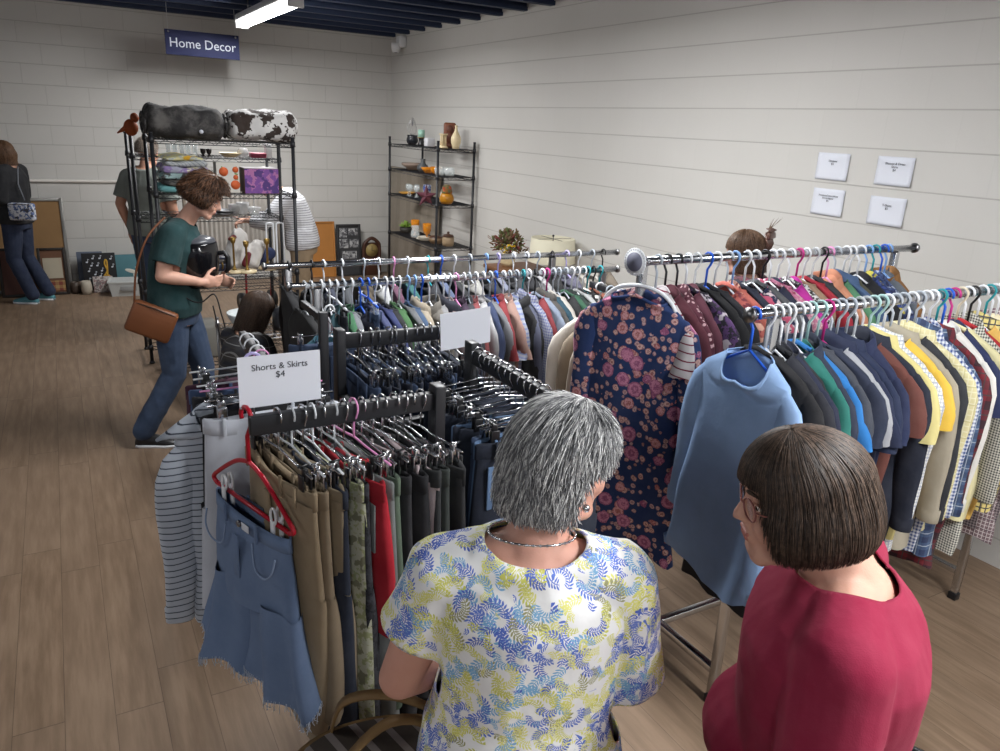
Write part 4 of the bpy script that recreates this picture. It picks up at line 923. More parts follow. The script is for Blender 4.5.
# --- dark bob in raspberry top
RASP = cloth('plain', (146, 20, 60))
pd, Dk = person('person with a dark bob and glasses in a raspberry red top', (1.05, .645, 0), -38, .98, JJ(head=(-.03, .092, 1.472), neckb=(-.0, -.0, 1.352), shL=(-.165, .0, 1.275), shR=(.175, -.01, 1.29), elL=(-.222, .0, 1.03), wrL=(-.235, .03, .79), elR=(.225, .0, 1.02), wrR=(.235, .03, .79)),
    SK1, RASP, plain('dark_trouser', (44, 46, 54), .8), BLACKP, sleeve=1.7, bw=1.17, bsc=.62, hsc=.95, head=(-18, 8, 0), neckcut=(0, .004, .02, .098, .092, .050), vox=.006, hem=.78, wr=(.006, 6), seed=9, sleeve_inf=.012, shirt_inf=.014, belly=.02)
def len_bob(az):
    a = abs((az + PI) % (2 * PI) - PI)
    if a < .62: return .86
    if a < 1.02: return .86 + (a - .62) / .4 * .94
    return 1.80 - .10 * max(0, math.cos(a * 2)) * 0 - (.06 if a > 2.6 else 0)
BH = [mat_hair('bob_base', (46, 37, 32), (58, 48, 42)), mat_hair('bob_strand', (74, 60, 50), (98, 80, 68)), mat_hair('bob_strand_dark', (42, 34, 30), (58, 47, 41))]
make_hair(pd, Dk['hc'], Dk['HM'], .96, BH, rx=.089, ryf=.097, ryb=.117, h=.098, zc=.030, drop=.13, tilt=8, lenf=len_bob, strands=5200, slen=(.9, 2.0), width=.0011, tous=.004, seed=6, bulge=.012, tuck=.10, q0r=(.01, .55), smooth=.7, nseg=12)
def glasses(parent, c, M, s, mt):
    g = MB()
    for sd in (-1, 1):
        g.tube([c + M @ (V(sd * (.033 + .024 * math.cos(a)), .099 - abs(sd * (.033 + .024 * math.cos(a))) * .18, .002 + .019 * math.sin(a)) * s) for a in [2 * PI * k / 20 for k in range(20)]], .0014, 6, closed=True)
        g.tube([c + M @ (V(sd * .057, .088, .008) * s), c + M @ (V(sd * .072, .078, .010) * s), c + M @ (V(sd * .082, -.01, .010) * s)], .0016, 6)
    g.tube([c + M @ (V(-.009, .098, .004) * s), c + M @ (V(0, .101, .008) * s), c + M @ (V(.009, .098, .004) * s)], .0014, 6)
    o = g.obj('glasses', mt, parent)
    for sd in (-1, 1):
        MB().ell(c + M @ (V(sd * .033, .0925, .002) * s), (.022 * s, .0012 * s, .018 * s), M, 16, 8).obj('lens', glass('lens_glass', (235, 235, 240), .12), o)
    return o
glasses(pd, Dk['hc'], Dk['HM'], .93, plain('copper_frame', (150, 96, 90), .35, .6))
#PEOPLE2
def lenlong(front, back, ear=1.0):
    def f(az):
        a = abs((az + PI) % (2 * PI) - PI); return front + (back - front) * sst(.7, 1.25, a)
    return f
def sm(p, n=5):
    p = [V(*q) for q in p]; o = []
    for i in range(len(p) - 1):
        a, b, c_, d = p[max(i - 1, 0)], p[i], p[i + 1], p[min(i + 2, len(p) - 1)]
        for k in range(n):
            t = k / n; o.append(.5 * ((2 * b) + (c_ - a) * t + (2 * a - 5 * b + 4 * c_ - d) * t * t + (3 * b - a - 3 * c_ + d) * t ** 3))
    return o + [p[-1]]
# --- teal woman with the air fryer
TEALC = cloth('plain', (22, 58, 60)); JEAN = cloth('denim', (46, 62, 88), (62, 80, 108))
pt, T_ = person('person in a dark teal top carrying a black air fryer', (.53, 4.86, 0), 102, 1.0, JJ(head=(0, .205, 1.515), neckb=(0, .08, 1.375), chest=(0, .04, 1.235), waist=(0, -.01, 1.04), shR=(.165, .03, 1.315), shL=(-.165, .05, 1.315), elR=(.225, -.035, 1.085), wrR=(.175, .17, 1.04), elL=(-.22, .06, 1.08), wrL=(-.14, .24, 1.0),
    hipR=(.085, -.02, .84), knR=(.09, -.03, .46), anR=(.10, -.24, .09), toeR=(.12, -.09, .03), hipL=(-.08, .02, .84), knL=(-.08, .12, .46), anL=(-.08, .12, .08)),
    SK1, TEALC, JEAN, BLACKP, sleeve=.72, bw=1.06, head=(4, 30, 0), vox=.006, hem=.80, wr=(.005, 8), seed=12, sleeve_inf=.016, shirt_inf=.016, neckcut=(0, .03, .02, .09, .10, .06), hands={'R': ((-.45, .88, -.05), (0, .2, 1), (-1, -.3, 0)), 'L': ((.5, .85, -.2), (0, .2, 1), (1, -.3, 0))}, curl=(.5, .45))
TH = [mat_hair('curl_base', (48, 32, 24), (60, 42, 31)), mat_hair('curl_strand', (82, 56, 40), (112, 78, 55)), mat_hair('curl_dark', (46, 31, 23), (62, 44, 32))]
make_hair(pt, T_['hc'], T_['HM'], 1.05, TH, rx=.102, ryf=.100, ryb=.118, h=.100, zc=.036, drop=.10, tilt=4, lenf=lenlong(.80, 1.95), strands=2400, slen=(.25, .5), width=.0022, tous=.026, seed=16, bulge=.018, tuck=.08)
Y = frame(102)
def TL(x, y, z): return V(.53, 4.86, 0) + Y @ V(x, y, z)
r = empty('air_fryer', TL(.035, .135, .99), math.radians(-102 + 90), 'black air fryer carried under the arm of the person in teal', 'air fryer'); r.scale = (1.08, 1.08, 1.15)
m = MB(); m.lathe([(.002, 0), (.085, 0), (.098, .012), (.112, .06), (.122, .13), (.124, .18), (.116, .225), (.112, .232), (.002, .232)], seg=32); m.obj('shell', plain('gloss_black', (18, 18, 21), .12, 0, .6), r)
MB().lathe([(.002, .228), (.108, .228), (.110, .236), (.104, .248), (.075, .258), (.002, .262)], seg=32).obj('lid', plain('fryer_lid', (74, 76, 82), .3), r)
MB().lathe([(.002, .26), (.016, .26), (.014, .268), (.002, .27)]).obj('lid_badge', FIX, r)
m = MB(); m.tube([(.115, 0, .17), (.15, 0, .175), (.168, 0, .15), (.168, 0, .09), (.150, 0, .07)], [.012, .013, .014, .014, .010], 10); m.obj('basket_handle', BLACKP, r)
m = MB(); m.tube(sm([(-.09, -.04, .02), (-.05, -.12, -.04), (.02, -.14, -.06), (.09, -.13, -.02), (.12, -.14, -.12), (.14, -.14, -.24), (.115, -.14, -.29), (.10, -.14, -.2), (.08, -.13, -.08)]), .004, 7); m.obj('power_cord', BLACKP, r)
# brown shoulder bag
def bag(name, label, c, rz, size, m_, strap_pts, tilt=0, bev=.02, flap=True, cat='bag', hw=None):
    r = empty(name, c, rz, label, cat); M = Matrix.Rotation(tilt, 3, 'Y')
    MB().box((0, 0, 0), size, M, bev=bev).obj('pouch', m_, r)
    m = MB(); m.tube([M @ V(-size[0] * .44, -size[1] * .42, size[2] * .42), M @ V(0, -size[1] * .54, size[2] * .46), M @ V(size[0] * .44, -size[1] * .42, size[2] * .42)], .004, 6); m.obj('zip', plain('zip_dark', (60, 44, 34), .5), r)
    if strap_pts: MB().tube([V(*p) - V(*c) if not rz else Matrix.Rotation(-rz, 3, 'Z') @ (V(*p) - V(*c)) for p in strap_pts], .006, 6).obj('strap', hw or m_, r)
    return r
LEATH = plain('brown_leather', (112, 66, 38), .5, 0, .4, .15)
bag('shoulder_bag', 'brown leather shoulder bag hanging behind the person in teal', tuple(TL(.21, -.115, .82)), math.radians(-12), (.25, .07, .19), LEATH, sm([TL(.19, -.20, .92), TL(.20, -.17, 1.12), TL(.17, -.10, 1.30), TL(.08, -.01, 1.40)]), tilt=math.radians(24))
# --- man behind the wire shelves
GREYT = cloth('heather', (122, 128, 122), (138, 144, 138))
pm, Mn = person('man in a grey-green t-shirt seen from behind beyond the wire shelves', (.70, 7.75, 0), 38, 1.08, JJ(head=(0, .03, 1.50), elL=(-.235, -.06, 1.07), wrL=(-.215, .02, .84), shL=(-.175, -.01, 1.295), shR=(.175, -.01, 1.295)), SK3, GREYT, JEAN, BLACKP, sleeve=.8, bw=1.08, bust=False, head=(10, 8, 0), hsc=.95, vox=.009, hem=.80, seed=22, sleeve_inf=.012, shirt_inf=.02,
    hands={'L': ((.15, .1, -1), (.4, 1, 0), (0.6, -.6, 0))}, curl=(.35, .35))
make_hair(pm, Mn['hc'], Mn['HM'], 1.08, [mat_hair('crop_base', (96, 84, 76), (120, 108, 98)), mat_hair('crop_strand', (118, 108, 100), (140, 130, 120))], rx=.084, ryf=.094, ryb=.117, h=.097, zc=.032, drop=.1, lenf=lambda az: 1.45 - .65 * sst(-.1, .9, math.cos(az)), strands=900, slen=(.06, .12), width=.0013, tous=.003, seed=3, thick=.008, nseg=3, q0r=(.02, .95))
# --- woman with the floral bag at the left edge
pl_, Lw = person('person in a black jacket and wide jeans at the left edge', (-.43, 9.25, 0), -62, 1.0, JJ(head=(0, .04, 1.50), hipL=(-.08, 0, .84), knL=(-.09, .03, .46), anL=(-.1, -.12, .08), knR=(.09, .0, .46), anR=(.1, -.18, .08), toeL=(-.1, .03, .03), toeR=(.1, -.03, .03), elR=(.2, .0, 1.08), wrR=(.15, .22, 1.0), elL=(-.2, .0, 1.08), wrL=(-.15, .22, 1.0)), SK1, cloth('plain', (28, 29, 33)), cloth('denim', (30, 40, 64), (42, 54, 80)), plain('teal_shoe', (84, 140, 150), .6), sleeve=1.8, bw=1.02, head=(0, 5, 0), vox=.009, hem=.86, seed=31, sleeve_inf=.016, shirt_inf=.018)
make_hair(pl_, Lw['hc'], Lw['HM'], 1.0, [mat_hair('lw_base', (70, 50, 38), (92, 68, 52)), mat_hair('lw_strand', (96, 70, 52), (128, 98, 74))], rx=.092, ryf=.098, ryb=.112, h=.097, zc=.03, drop=.11, lenf=lenlong(.85, 2.35), strands=900, slen=(.7, 1.5), width=.002, tous=.008, seed=8, bulge=.012, q0r=(.01, .6))
Y2 = frame(-62)
def LL(x, y, z): return V(-.43, 9.25, 0) + Y2 @ V(x, y, z)
bag('crossbody_bag', 'white crossbody bag with blue flowers on the hip of the person in black', tuple(LL(-.17, -.17, .955)), math.radians(-25), (.24, .08, .17), cloth('print', (216, 218, 224), (88, 110, 160), (60, 60, 70), .028), [LL(-.10, -.17, 1.06), LL(-.12, -.14, 1.22), LL(.0, -.09, 1.38), LL(.1, -.04, 1.36)], hw=plain('grey_strap', (120, 124, 132), .6))
# --- striped shirt, leaning over the shelf
ps, Sp = person('person in a black and white striped top and tan trousers leaning to the left', (1.93, 7.15, 0), -72, 1.0, JJ(head=(0, .30, 1.42), neckb=(0, .17, 1.33), chest=(0, .10, 1.21), waist=(0, .02, 1.03), shL=(-.16, .12, 1.28), shR=(.16, .12, 1.28), elL=(-.2, .30, 1.06), wrL=(-.14, .48, 1.08), elR=(.2, .30, 1.06), wrR=(.14, .46, 1.06)),
    SK1, cloth('pinstripe', (214, 214, 218), (42, 44, 56), (0, 0, 0), .021), cloth('plain', (158, 138, 112)), BLACKP, sleeve=1.75, bw=1.12, head=(0, 30, 0), vox=.009, hem=.84, seed=41, sleeve_inf=.018, shirt_inf=.02, hands={'L': ((.1, .9, -.3), (1, 0, .4), (0, -.3, -1))}, curl=(.8, .6))
make_hair(ps, Sp['hc'], Sp['HM'], 1.0, [mat_hair('ps_base', (170, 168, 164), (196, 194, 190)), mat_hair('ps_strand', (190, 188, 184), (214, 212, 208))], rx=.09, ryf=.096, ryb=.11, h=.096, zc=.03, drop=.11, lenf=lenlong(.85, 1.7), strands=600, slen=(.3, .7), width=.002, tous=.008, seed=9)
# --- child crouching behind the racks
pc, Ch = person('child with long brown hair crouching among the goods behind the racks', (.74, 4.05, 0), 60, .82, JJ(head=(0, .16, 1.19), neckb=(0, .06, 1.06), chest=(0, .04, .93), waist=(0, -.02, .73), pelvis=(0, -.06, .57), shL=(-.15, .06, 1.01), shR=(.15, .06, 1.01), elL=(-.2, .12, .78), wrL=(-.15, .30, .66), elR=(.2, .12, .78), wrR=(.15, .30, .66), hipL=(-.085, -.04, .54), hipR=(.085, -.04, .54), knL=(-.1, .16, .12), knR=(.1, .16, .12), anL=(-.1, -.28, .10), anR=(.1, -.28, .10), toeL=(-.1, -.2, .03), toeR=(.1, -.2, .03)),
    SK1, cloth('plaid', (56, 52, 50), (30, 34, 46), (140, 140, 140), .06), cloth('plain', (40, 42, 52)), BLACKP, sleeve=1.7, bw=.95, bust=False, head=(15, 22, 0), vox=.008, hem=.52, seed=51)
make_hair(pc, Ch['hc'], Ch['HM'], .86, [mat_hair('ch_base', (36, 26, 20), (48, 35, 27)), mat_hair('ch_strand', (46, 33, 25), (66, 48, 36))], rx=.09, ryf=.098, ryb=.112, h=.1, zc=.03, drop=.12, lenf=lenlong(.85, 2.5), strands=1400, slen=(1.0, 2.0), width=.0018, tous=.004, seed=19, q0r=(.01, .4), smooth=.8, nseg=10)
# --- shopper behind the right racks, hair up in a claw clip
pk, Kl = person('person with brown hair up in a claw clip behind the right racks', (2.98, 2.70, 0), -22, .96, JJ(head=(0, .02, 1.50)), SK1, cloth('print', (60, 52, 60), (120, 70, 80), (30, 30, 36), .04), JEAN, BLACKP, sleeve=.7, bw=1.0, head=(0, 6, 0), vox=.009, seed=61)
make_hair(pk, Kl['hc'], Kl['HM'], .96, [mat_hair('kl_base', (62, 46, 36), (80, 60, 48)), mat_hair('kl_strand', (78, 58, 45), (104, 80, 62))], rx=.088, ryf=.098, ryb=.112, h=.097, zc=.03, drop=.11, tilt=0, lenf=lambda az: 2.15 - 1.2 * sst(0, .8, math.cos(az)), strands=1400, slen=(.4, .9), width=.0015, tous=.004, seed=29, smooth=.5)
hc, HM = Kl['hc'], Kl['HM']
m = MB()
CL = V(.022, -.100, .082)
for k in range(5):
    x = -.034 + .017 * k
    for sg in (-1, 1): m.tube([hc + HM @ (CL + V(x, -.004, .02)), hc + HM @ (CL + V(x + .004, -.022 - .006 * sg, sg * .034)), hc + HM @ (CL + V(x, -.006, sg * .055 - .01))], [.006, .006, .003], 6)
m.box(hc + HM @ (CL + V(0, -.02, .008)), (.085, .02, .03), HM, bev=.006)
m.obj('hair_claw', plain('claw_brown', (92, 66, 56), .3), pk)
m = MB()
for k in range(9): m.tube([hc + HM @ V(.015 + .003 * k, -.10, .08), hc + HM @ V(.012 + .005 * k, -.112, .13), hc + HM @ V(.01 + .009 * k, -.12 - .004 * k, .16 + .008 * (k % 3))], [.002, .0015, .0004], 4)
m.obj('hair_tuft', mat_hair('kl_tuft', (90, 70, 55), (120, 96, 76)), pk)
#PROPS
# ------------------------------------------------------------------ special garments that face the camera
def special(kind, m_, loc, rz, label, cat, L, w=.215, neckw=.072, dip=.05, flare=0, seed=3, sl=.52, cuff=.035, spread=.022, th=.02, ledge=0):
    r = empty(kind, loc, rz, label, cat)
    link('bodice', torso_mesh(L, w, seed, flare, th, ledge, neckw, dip), m_, r)
    if sl:
        for sd in (-1, 1): link('sleeve', sleeve_mesh(sd, sl, w, seed, cuff, spread), m_, r)
    rings = []
    for q, dz in ((1.0, .004), (1.06, .004), (1.10, -.010), (1.0, -.010)):
        ring = []
        for k in range(32):
            a = 2 * PI * k / 32; x = neckw * q * math.cos(a); y = .042 * q * (abs(math.sin(a)) ** .7) * math.copysign(1, math.sin(a)); z = -.104 - .38 * abs(neckw * math.cos(a)) + dz
            if math.sin(a) < 0: z -= dip * abs(math.sin(a)) ** .6 - (0)
            ring.append(V(x, y, z))
        rings.append(ring)
    MB().loft(rings, cap=False).obj('neckband', m_, r); return r
BLUE = c('plain', (146, 178, 222))
tun = special('long_sleeved_top', BLUE, (1.80, DY, DZ), math.radians(-92), 'light blue scoop-neck long-sleeved top facing out at the front right rail end', 'shirt', .84, w=.198, neckw=.088, dip=.105, flare=.07, seed=5, ledge=.05, spread=.05)
MB().box((0, .036, -.15), (.022, .002, .016), bev=.0008).obj('neck_label', plain('red_label', (178, 40, 50), .6), tun)
hanger('plastic', 'blue', (1.80, DY, DZ), math.radians(-92), 'bright blue plastic hanger holding the light blue scoop-neck top', None, 1)
FLOR = c('floral', (30, 54, 104), (186, 92, 136), (0, 0, 0), .085)
DX, DYY, DRZ = 1.87, 2.19, math.radians(-66)
special('dress', FLOR, (DX, DYY, CZ_ + .01), DRZ, 'long navy dress with pink roses facing out at the back right rail end', 'dress', 1.12, w=.222, neckw=.11, dip=.02, flare=.05, seed=8, sl=.50, spread=.03)
r = empty('padded_hanger', (DX, DYY, CZ_), DRZ, 'white rounded hanger holding the navy rose dress', 'hanger')
MB().tube(hook_pts(.0225, .085), .003, 7).obj('hook', CHROME, r)
MB().tube(sm([(-.15, 0, -.165), (-.13, 0, -.135), (-.08, 0, -.102), (0, 0, -.088), (.08, 0, -.102), (.13, 0, -.135), (.15, 0, -.165)]), .008, 8).obj('shoulder_bar', WHITEP, r)
r = empty('size_divider', (1.845, CY_, CZ_), math.radians(-78), 'round white size divider at the end of the back right rail', 'rack divider')
m = MB(); m.tube([(0, -.003, .0), (0, .003, .0)], .050, 32); m.obj('disc', WHITEP, r)
m = MB()
for k in range(28):
    a = 2 * PI * k / 28; m.ell((.046 * math.cos(a), 0, .046 * math.sin(a)), (.007, .004, .007), seg=8, rings=6)
m.obj('scalloped_rim', WHITEP, r); MB().tube([(0, -.006, 0), (0, .006, 0)], .036, 24).obj('centre', plain('divider_grey', (110, 112, 130), .6), r)
# striped top, left arm
STR = c('pinstripe', (196, 204, 216), (64, 72, 88), (0, 0, 0), .019)
special('long_sleeved_top', STR, (.315, 2.02, AZ), math.radians(4), 'pale grey long-sleeved top with thin dark stripes at the far left of the four-way rack', 'shirt', .66, w=.135, sl=.50, seed=13)
hanger('plastic', 'purple', (.40, 2.02, AZ), math.radians(4), 'lilac plastic hanger holding the pale grey striped top', None, 2)
# cut-off denim shorts on the red hanger
SHX, SHY, SRZ = .300, 1.615, math.radians(107)
CUT = c('denim', (92, 114, 150), (116, 136, 168)); FRAY = plain('fray_white', (196, 206, 222), .9)
r = empty('denim_shorts', (SHX, SHY, AZ), SRZ, 'light blue cut-off denim shorts with frayed hem clipped to the red hanger', 'shorts')
N = 40; fo = folds(77, .022)
def sring(cx, w_, t_, z, s_, sd=0):
    out = []
    for k in range(N):
        a = 2 * PI * k / N; x = cx + w_ * math.cos(a); out.append(V(x, (t_ + .014 * s_ * math.sin(5 * a + sd)) * math.sin(a) + fo(x, s_, 1) * .8, z + .012 * s_ * math.sin(4 * a)))
    return out
m = MB(); m.loft([sring(0, .158, .022, -.235, 0), sring(0, .163, .026, -.232, 0), sring(0, .166, .027, -.27, 0), sring(0, .161, .024, -.272, 0)], cap=False); m.obj('waistband', CUT, r)
m = MB(); m.loft([sring(0, .162, .024, -.27, 0), sring(0, .175, .034, -.34, .2), sring(0, .190, .04, -.42, .4), sring(0, .198, .04, -.455, .5)], cap=False); m.obj('seat_panel', CUT, r)
for sd in (-1, 1):
    m = MB(); rr = [sring(sd * (.098 + .012 * f), .098 + .035 * f, .036 + .035 * f, -.42 - .235 * f, .5 + f * .9, sd) for f in (0, .2, .4, .6, .8, 1)]
    m.loft(rr, cap=False); m.obj('short_leg', CUT, r); m = MB(); rnd = random.Random(sd)
    for k in range(170):
        p = rr[-1][k % N].lerp(rr[-1][(k + 1) % N], rnd.random()); m.tube([p + V(0, 0, .006), p + V(rnd.uniform(-.003, .003), rnd.uniform(-.003, .003), -.008), p + V(rnd.uniform(-.006, .006), rnd.uniform(-.005, .005), -rnd.uniform(.012, .024))], .0008, 3, cap=False)
    m.obj('frayed_hem', FRAY, r, rec=False)
for sd in (-1, 1):
    for yy in (-1, 1):
        m = MB(); m.tube(sm([(sd * .155, yy * .034, -.275), (sd * .15, yy * .042, -.31), (sd * .12, yy * .044, -.335), (sd * .075, yy * .040, -.33), (sd * .06, yy * .036, -.275)]), .0022, 5); m.obj('pocket_seam', c('denim', (130, 150, 184), (150, 168, 198)), r)
    for yy in (-1, 1): MB().box((sd * .07, yy * .030, -.252), (.010, .006, .046), bev=.002).obj('belt_loop', CUT, r)
MB().box((0, .044, -.33), (.024, .004, .11), bev=.0015).obj('fly', CUT, r)
MB().tube([(0, .030, -.252), (0, .036, -.252)], .008, 12).obj('button', DCHROME, r)
MB().box((-.03, .034, -.25), (.03, .002, .018), bev=.0006).obj('paper_tag', PAPER, r)
r = empty('red_hanger', (SHX, SHY, AZ), SRZ, 'red plastic hanger with white clips holding the cut-off denim shorts', 'hanger')
m = MB(); m.tube(hook_pts(.023, .112), .0052, 8)
m.tube(sm([(0, 0, -.108), (.05, 0, -.122), (.10, 0, -.150), (.165, 0, -.195), (.178, 0, -.212), (.16, 0, -.220)]), .0055, 8); m.tube(sm([(0, 0, -.108), (-.05, 0, -.122), (-.10, 0, -.150), (-.165, 0, -.195), (-.178, 0, -.212), (-.16, 0, -.220)]), .0055, 8)
m.tube([(-.165, 0, -.220), (.165, 0, -.220)], .0052, 8); m.obj('frame', HC['red'], r)
for x in (-.11, .11):
    m = MB()
    for yy in (-1, 1): m.tube([V(x, yy * .006, -.22) + V(.011 * math.cos(a), yy * .002, .022 + .02 * math.sin(a)) for a in [2 * PI * k / 14 for k in range(14)]], .003, 6, closed=True); m.box((x, yy * .008 * 1.3, -.235), (.016, .005, .055), bev=.002)
    m.obj('clip', WHITEP, r)
# price cards on the four-way rack
def card(loc, rz, txt, label):
    r = empty('price_card', loc, rz, label, 'paper sign'); MB().box((0, 0, 0), (.182, .0012, .118)).obj('card', PAPER, r, smooth=False)
    for x in (-.06, .06): MB().tube([(x, .003, -.04), (x, .003, -.10)], .002, 5).obj('card_clip', DCHROME, r)
    if txt: text(txt, .0205, (0, -.0016, .022), (PI / 2, 0, 0), INK, r, ext=.0002)
    return r
card((.380, 1.625, 1.425), math.radians(1), 'Shorts & Skirts\n$4', 'white price card reading Shorts & Skirts on the near black arm')
card((1.065, 2.06, 1.375), math.radians(4), None, 'blank white back of a price card behind the right black arm').rotation_euler[1] = math.radians(-3)

# ------------------------------------------------------------------ wire shelving
def wire_shelf(name, x0, x1, y0, y1, H, levels, label, m_=BLACKM, nw=16, pr=.0135):
    r = empty(name, ((x0 + x1) / 2, (y0 + y1) / 2, 0), 0, label, 'shelf unit'); hx, hy = (x1 - x0) / 2, (y1 - y0) / 2
    for i in (-1, 1):
        for j in (-1, 1):
            p = MB().tube([(i * hx, j * hy, .02), (i * hx, j * hy, H)], pr, 10).obj('post', m_, r)
            for z in levels: MB().tube([(i * hx, j * hy, z - .022), (i * hx, j * hy, z + .018)], [pr * 1.55, pr * 1.3], 10).obj('shelf_collar', m_, p)
            MB().tube([(i * hx, j * hy, H - .004), (i * hx, j * hy, H + .008)], pr * 1.15, 10).obj('post_cap', m_, p)
            MB().lathe([(.002, 0), (.02, 0), (.022, .008), (.01, .03)], (i * hx, j * hy, 0), 12).obj('leveling_foot', BLACKP, p)
    for z in levels:
        m = MB()
        for zz in (z, z - .028):
            m.tube([(-hx, -hy, zz), (hx, -hy, zz), (hx, hy, zz), (-hx, hy, zz)], .0034, 5, closed=True)
        nz = int(hx * 2 / .045)
        for j in (-1, 1): m.tube([(-hx + 2 * hx * k / nz, j * hy, z - (.028 if k % 2 else 0)) for k in range(nz + 1)], .0022, 4, cap=False)
        nz = int(hy * 2 / .045)
        for i in (-1, 1): m.tube([(i * hx, -hy + 2 * hy * k / nz, z - (.028 if k % 2 else 0)) for k in range(nz + 1)], .0022, 4, cap=False)
        if hx > hy:
            n_ = int(hx * 2 / .024)
            for k in range(1, n_): x = -hx + 2 * hx * k / n_; m.tube([(x, -hy, z + .002), (x, hy, z + .002)], .0018, 4, cap=False)
            for k in (-.4, .4): m.tube([(-hx, k * hy, z - .004), (hx, k * hy, z - .004)], .003, 4)
        else:
            n_ = int(hy * 2 / .024)
            for k in range(1, n_): y = -hy + 2 * hy * k / n_; m.tube([(-hx, y, z + .002), (hx, y, z + .002)], .0018, 4, cap=False)
            for k in (-.4, .4): m.tube([(k * hx, -hy, z - .004), (k * hx, hy, z - .004)], .003, 4)
        m.obj('wire_shelf', m_, r, rec=False)
    return r
wire_shelf('wire_shelving', .585, 1.565, 5.98, 6.43, 1.83, (1.79, 1.415, .82, .14), 'black wire shelving topped by two rolled blankets')
wire_shelf('wire_shelving', .50, 1.60, 6.56, 7.0, 1.80, (1.645, 1.175, .60, .14), 'black wire shelving with glassware, just behind the blanket shelves')
wire_shelf('wire_shelving', 3.43, 3.85, 7.40, 8.75, 1.82, (1.745, 1.465, 1.175, .72, .15), 'black wire shelving with vases against the right wall corner')
wire_shelf('low_wire_shelf', .84, 1.50, 4.98, 5.36, .64, (.60, .14), 'low wire shelf holding white bowls beside the crouching child', DCHROME, pr=.011)

def item(name, label, cat, loc, prof, m_, group=None, seg=20, rz=0, extra=None):
    mb = MB().lathe(prof, seg=seg)
    if extra: r = empty(name, loc, rz, label, cat, group); mb.obj('vessel', m_, r); extra(r); return r
    o = mb.obj(name, m_); o.location = loc; o.rotation_euler = (0, 0, rz); return tag(o, label, cat, group)
def ve(h, rs, t=.004):
    """vessel profile: radii at equal heights, open on top with inner wall"""
    n = len(rs) - 1; p = [(.002, 0)] + [(r_, h * i / n) for i, r_ in enumerate(rs)]
    return p + [(max(r_ - t, .002), h * i / n + (t if i == 0 else 0)) for i, r_ in list(enumerate(rs))[::-1]] + [(.002, t)]
def solid(h, rs): n = len(rs) - 1; return [(.002, 0)] + [(r_, h * i / n) for i, r_ in enumerate(rs)] + [(.002, h)]
CREAM = plain('cream_ceramic', (214, 196, 158), .45); GL = glass('clear_glass', (225, 232, 232), .30); AMB = glass('amber_glass', (214, 132, 24), .8, .08)
# corner shelf, top
def wireorn(r):
    m = MB()
    for k in range(7):
        a = PI * k / 6; m.tube(sm([(0, 0, .09), (.05 * math.cos(a), .02 * math.sin(a * 2), .14), (.055 * math.cos(a), .02, .20 + .03 * math.sin(a)), (.02 * math.cos(a), 0, .25 + .05 * math.sin(a)), (0, 0, .2)]), .0018, 5)
    m.obj('wire_tree', DCHROME, r)
item('black_pot', 'black pot with a silver wire ornament on the top corner shelf', 'pot', (3.6, 8.48, 1.752), ve(.105, (.045, .062, .068, .066, .058, .062)), plain('glaze_black', (34, 36, 42), .25), extra=wireorn)
item('candle_holder', 'mint green candle on a black holder on the top corner shelf', 'candle', (3.6, 8.22, 1.752), solid(.085, (.044, .040, .034, .028, .030, .036)), BLACKP, extra=lambda r: (MB().lathe([(.002, .085), (.038, .085), (.038, .165), (.03, .17), (.002, .166)]).obj('candle', plain('mint_wax', (146, 186, 170), .5), r), MB().lathe([(.002, .08), (.046, .08), (.046, .088), (.002, .088)]).obj('dish', plain('brass', (170, 130, 70), .35, .9), r)))
o = MB().box((0, 0, .045), (.09, .09, .09), bev=.004).obj('white_box', plain('box_white', (204, 204, 208), .5)); o.location = (3.6, 8.0, 1.752); tag(o, 'small white box beside the mint candle', 'box')
r = empty('carved_figure', (3.70, 7.70, 1.752), math.radians(-25), 'reddish brown carved wooden figure, tallest piece on the corner shelf', 'wood carving')
m = MB(); m.box((0, 0, .13), (.13, .05, .26), bev=.02); m.box((0, .01, .07), (.2, .06, .13), bev=.03); m.obj('back_board', plain('carved_wood', (116, 66, 44), .5, 0, .4, .2), r)
m = MB(); m.ell((0, -.03, .19), (.035, .02, .045)); m.ell((0, -.03, .11), (.05, .025, .06)); m.box((0, -.03, .03), (.12, .05, .05), bev=.015); m.obj('relief', plain('carved_wood_dark', (92, 50, 34), .5), r)
r = empty('candlestick', (3.58, 7.60, 1.752), 0, 'short cream pillar candlestick in front of the carved figure', 'candlestick')
MB().lathe([(.002, 0), (.05, 0), (.052, .012), (.036, .022), (.02, .03), (.02, .12), (.026, .128), (.046, .134), (.046, .146), (.002, .146)]).obj('stand', CREAM, r)
m = MB()
for k in range(4): a = PI / 4 + k * PI / 2; m.tube([(.03 * math.cos(a), .03 * math.sin(a), .02), (.028 * math.cos(a), .028 * math.sin(a), .13)], .007, 8)
m.obj('pillars', CREAM, r)
item('slim_vase', 'slender cream vase at the right end of the top corner shelf', 'vase', (3.66, 7.46, 1.752), ve(.235, (.036, .040, .050, .054, .050, .036, .018, .012, .017), .003), CREAM)
item('serving_bowl', 'wide taupe bowl on the second corner shelf', 'bowl', (3.6, 8.45, 1.472), ve(.075, (.06, .085, .13, .135), .006), plain('taupe', (134, 116, 104), .5))
item('round_vase', 'squat grey vase with a narrow neck beside the taupe bowl', 'vase', (3.58, 8.12, 1.472), ve(.14, (.035, .062, .066, .055, .028, .022, .028)), plain('slate_glaze', (76, 80, 82), .4))
item('orange_dish', 'orange glass dish on the second corner shelf', 'dish', (3.56, 7.93, 1.472), ve(.06, (.04, .06, .085)), AMB)
item('orange_bowl', 'orange glass bowl beside the clear jars', 'bowl', (3.6, 7.80, 1.472), ve(.075, (.04, .062, .07, .068)), AMB)
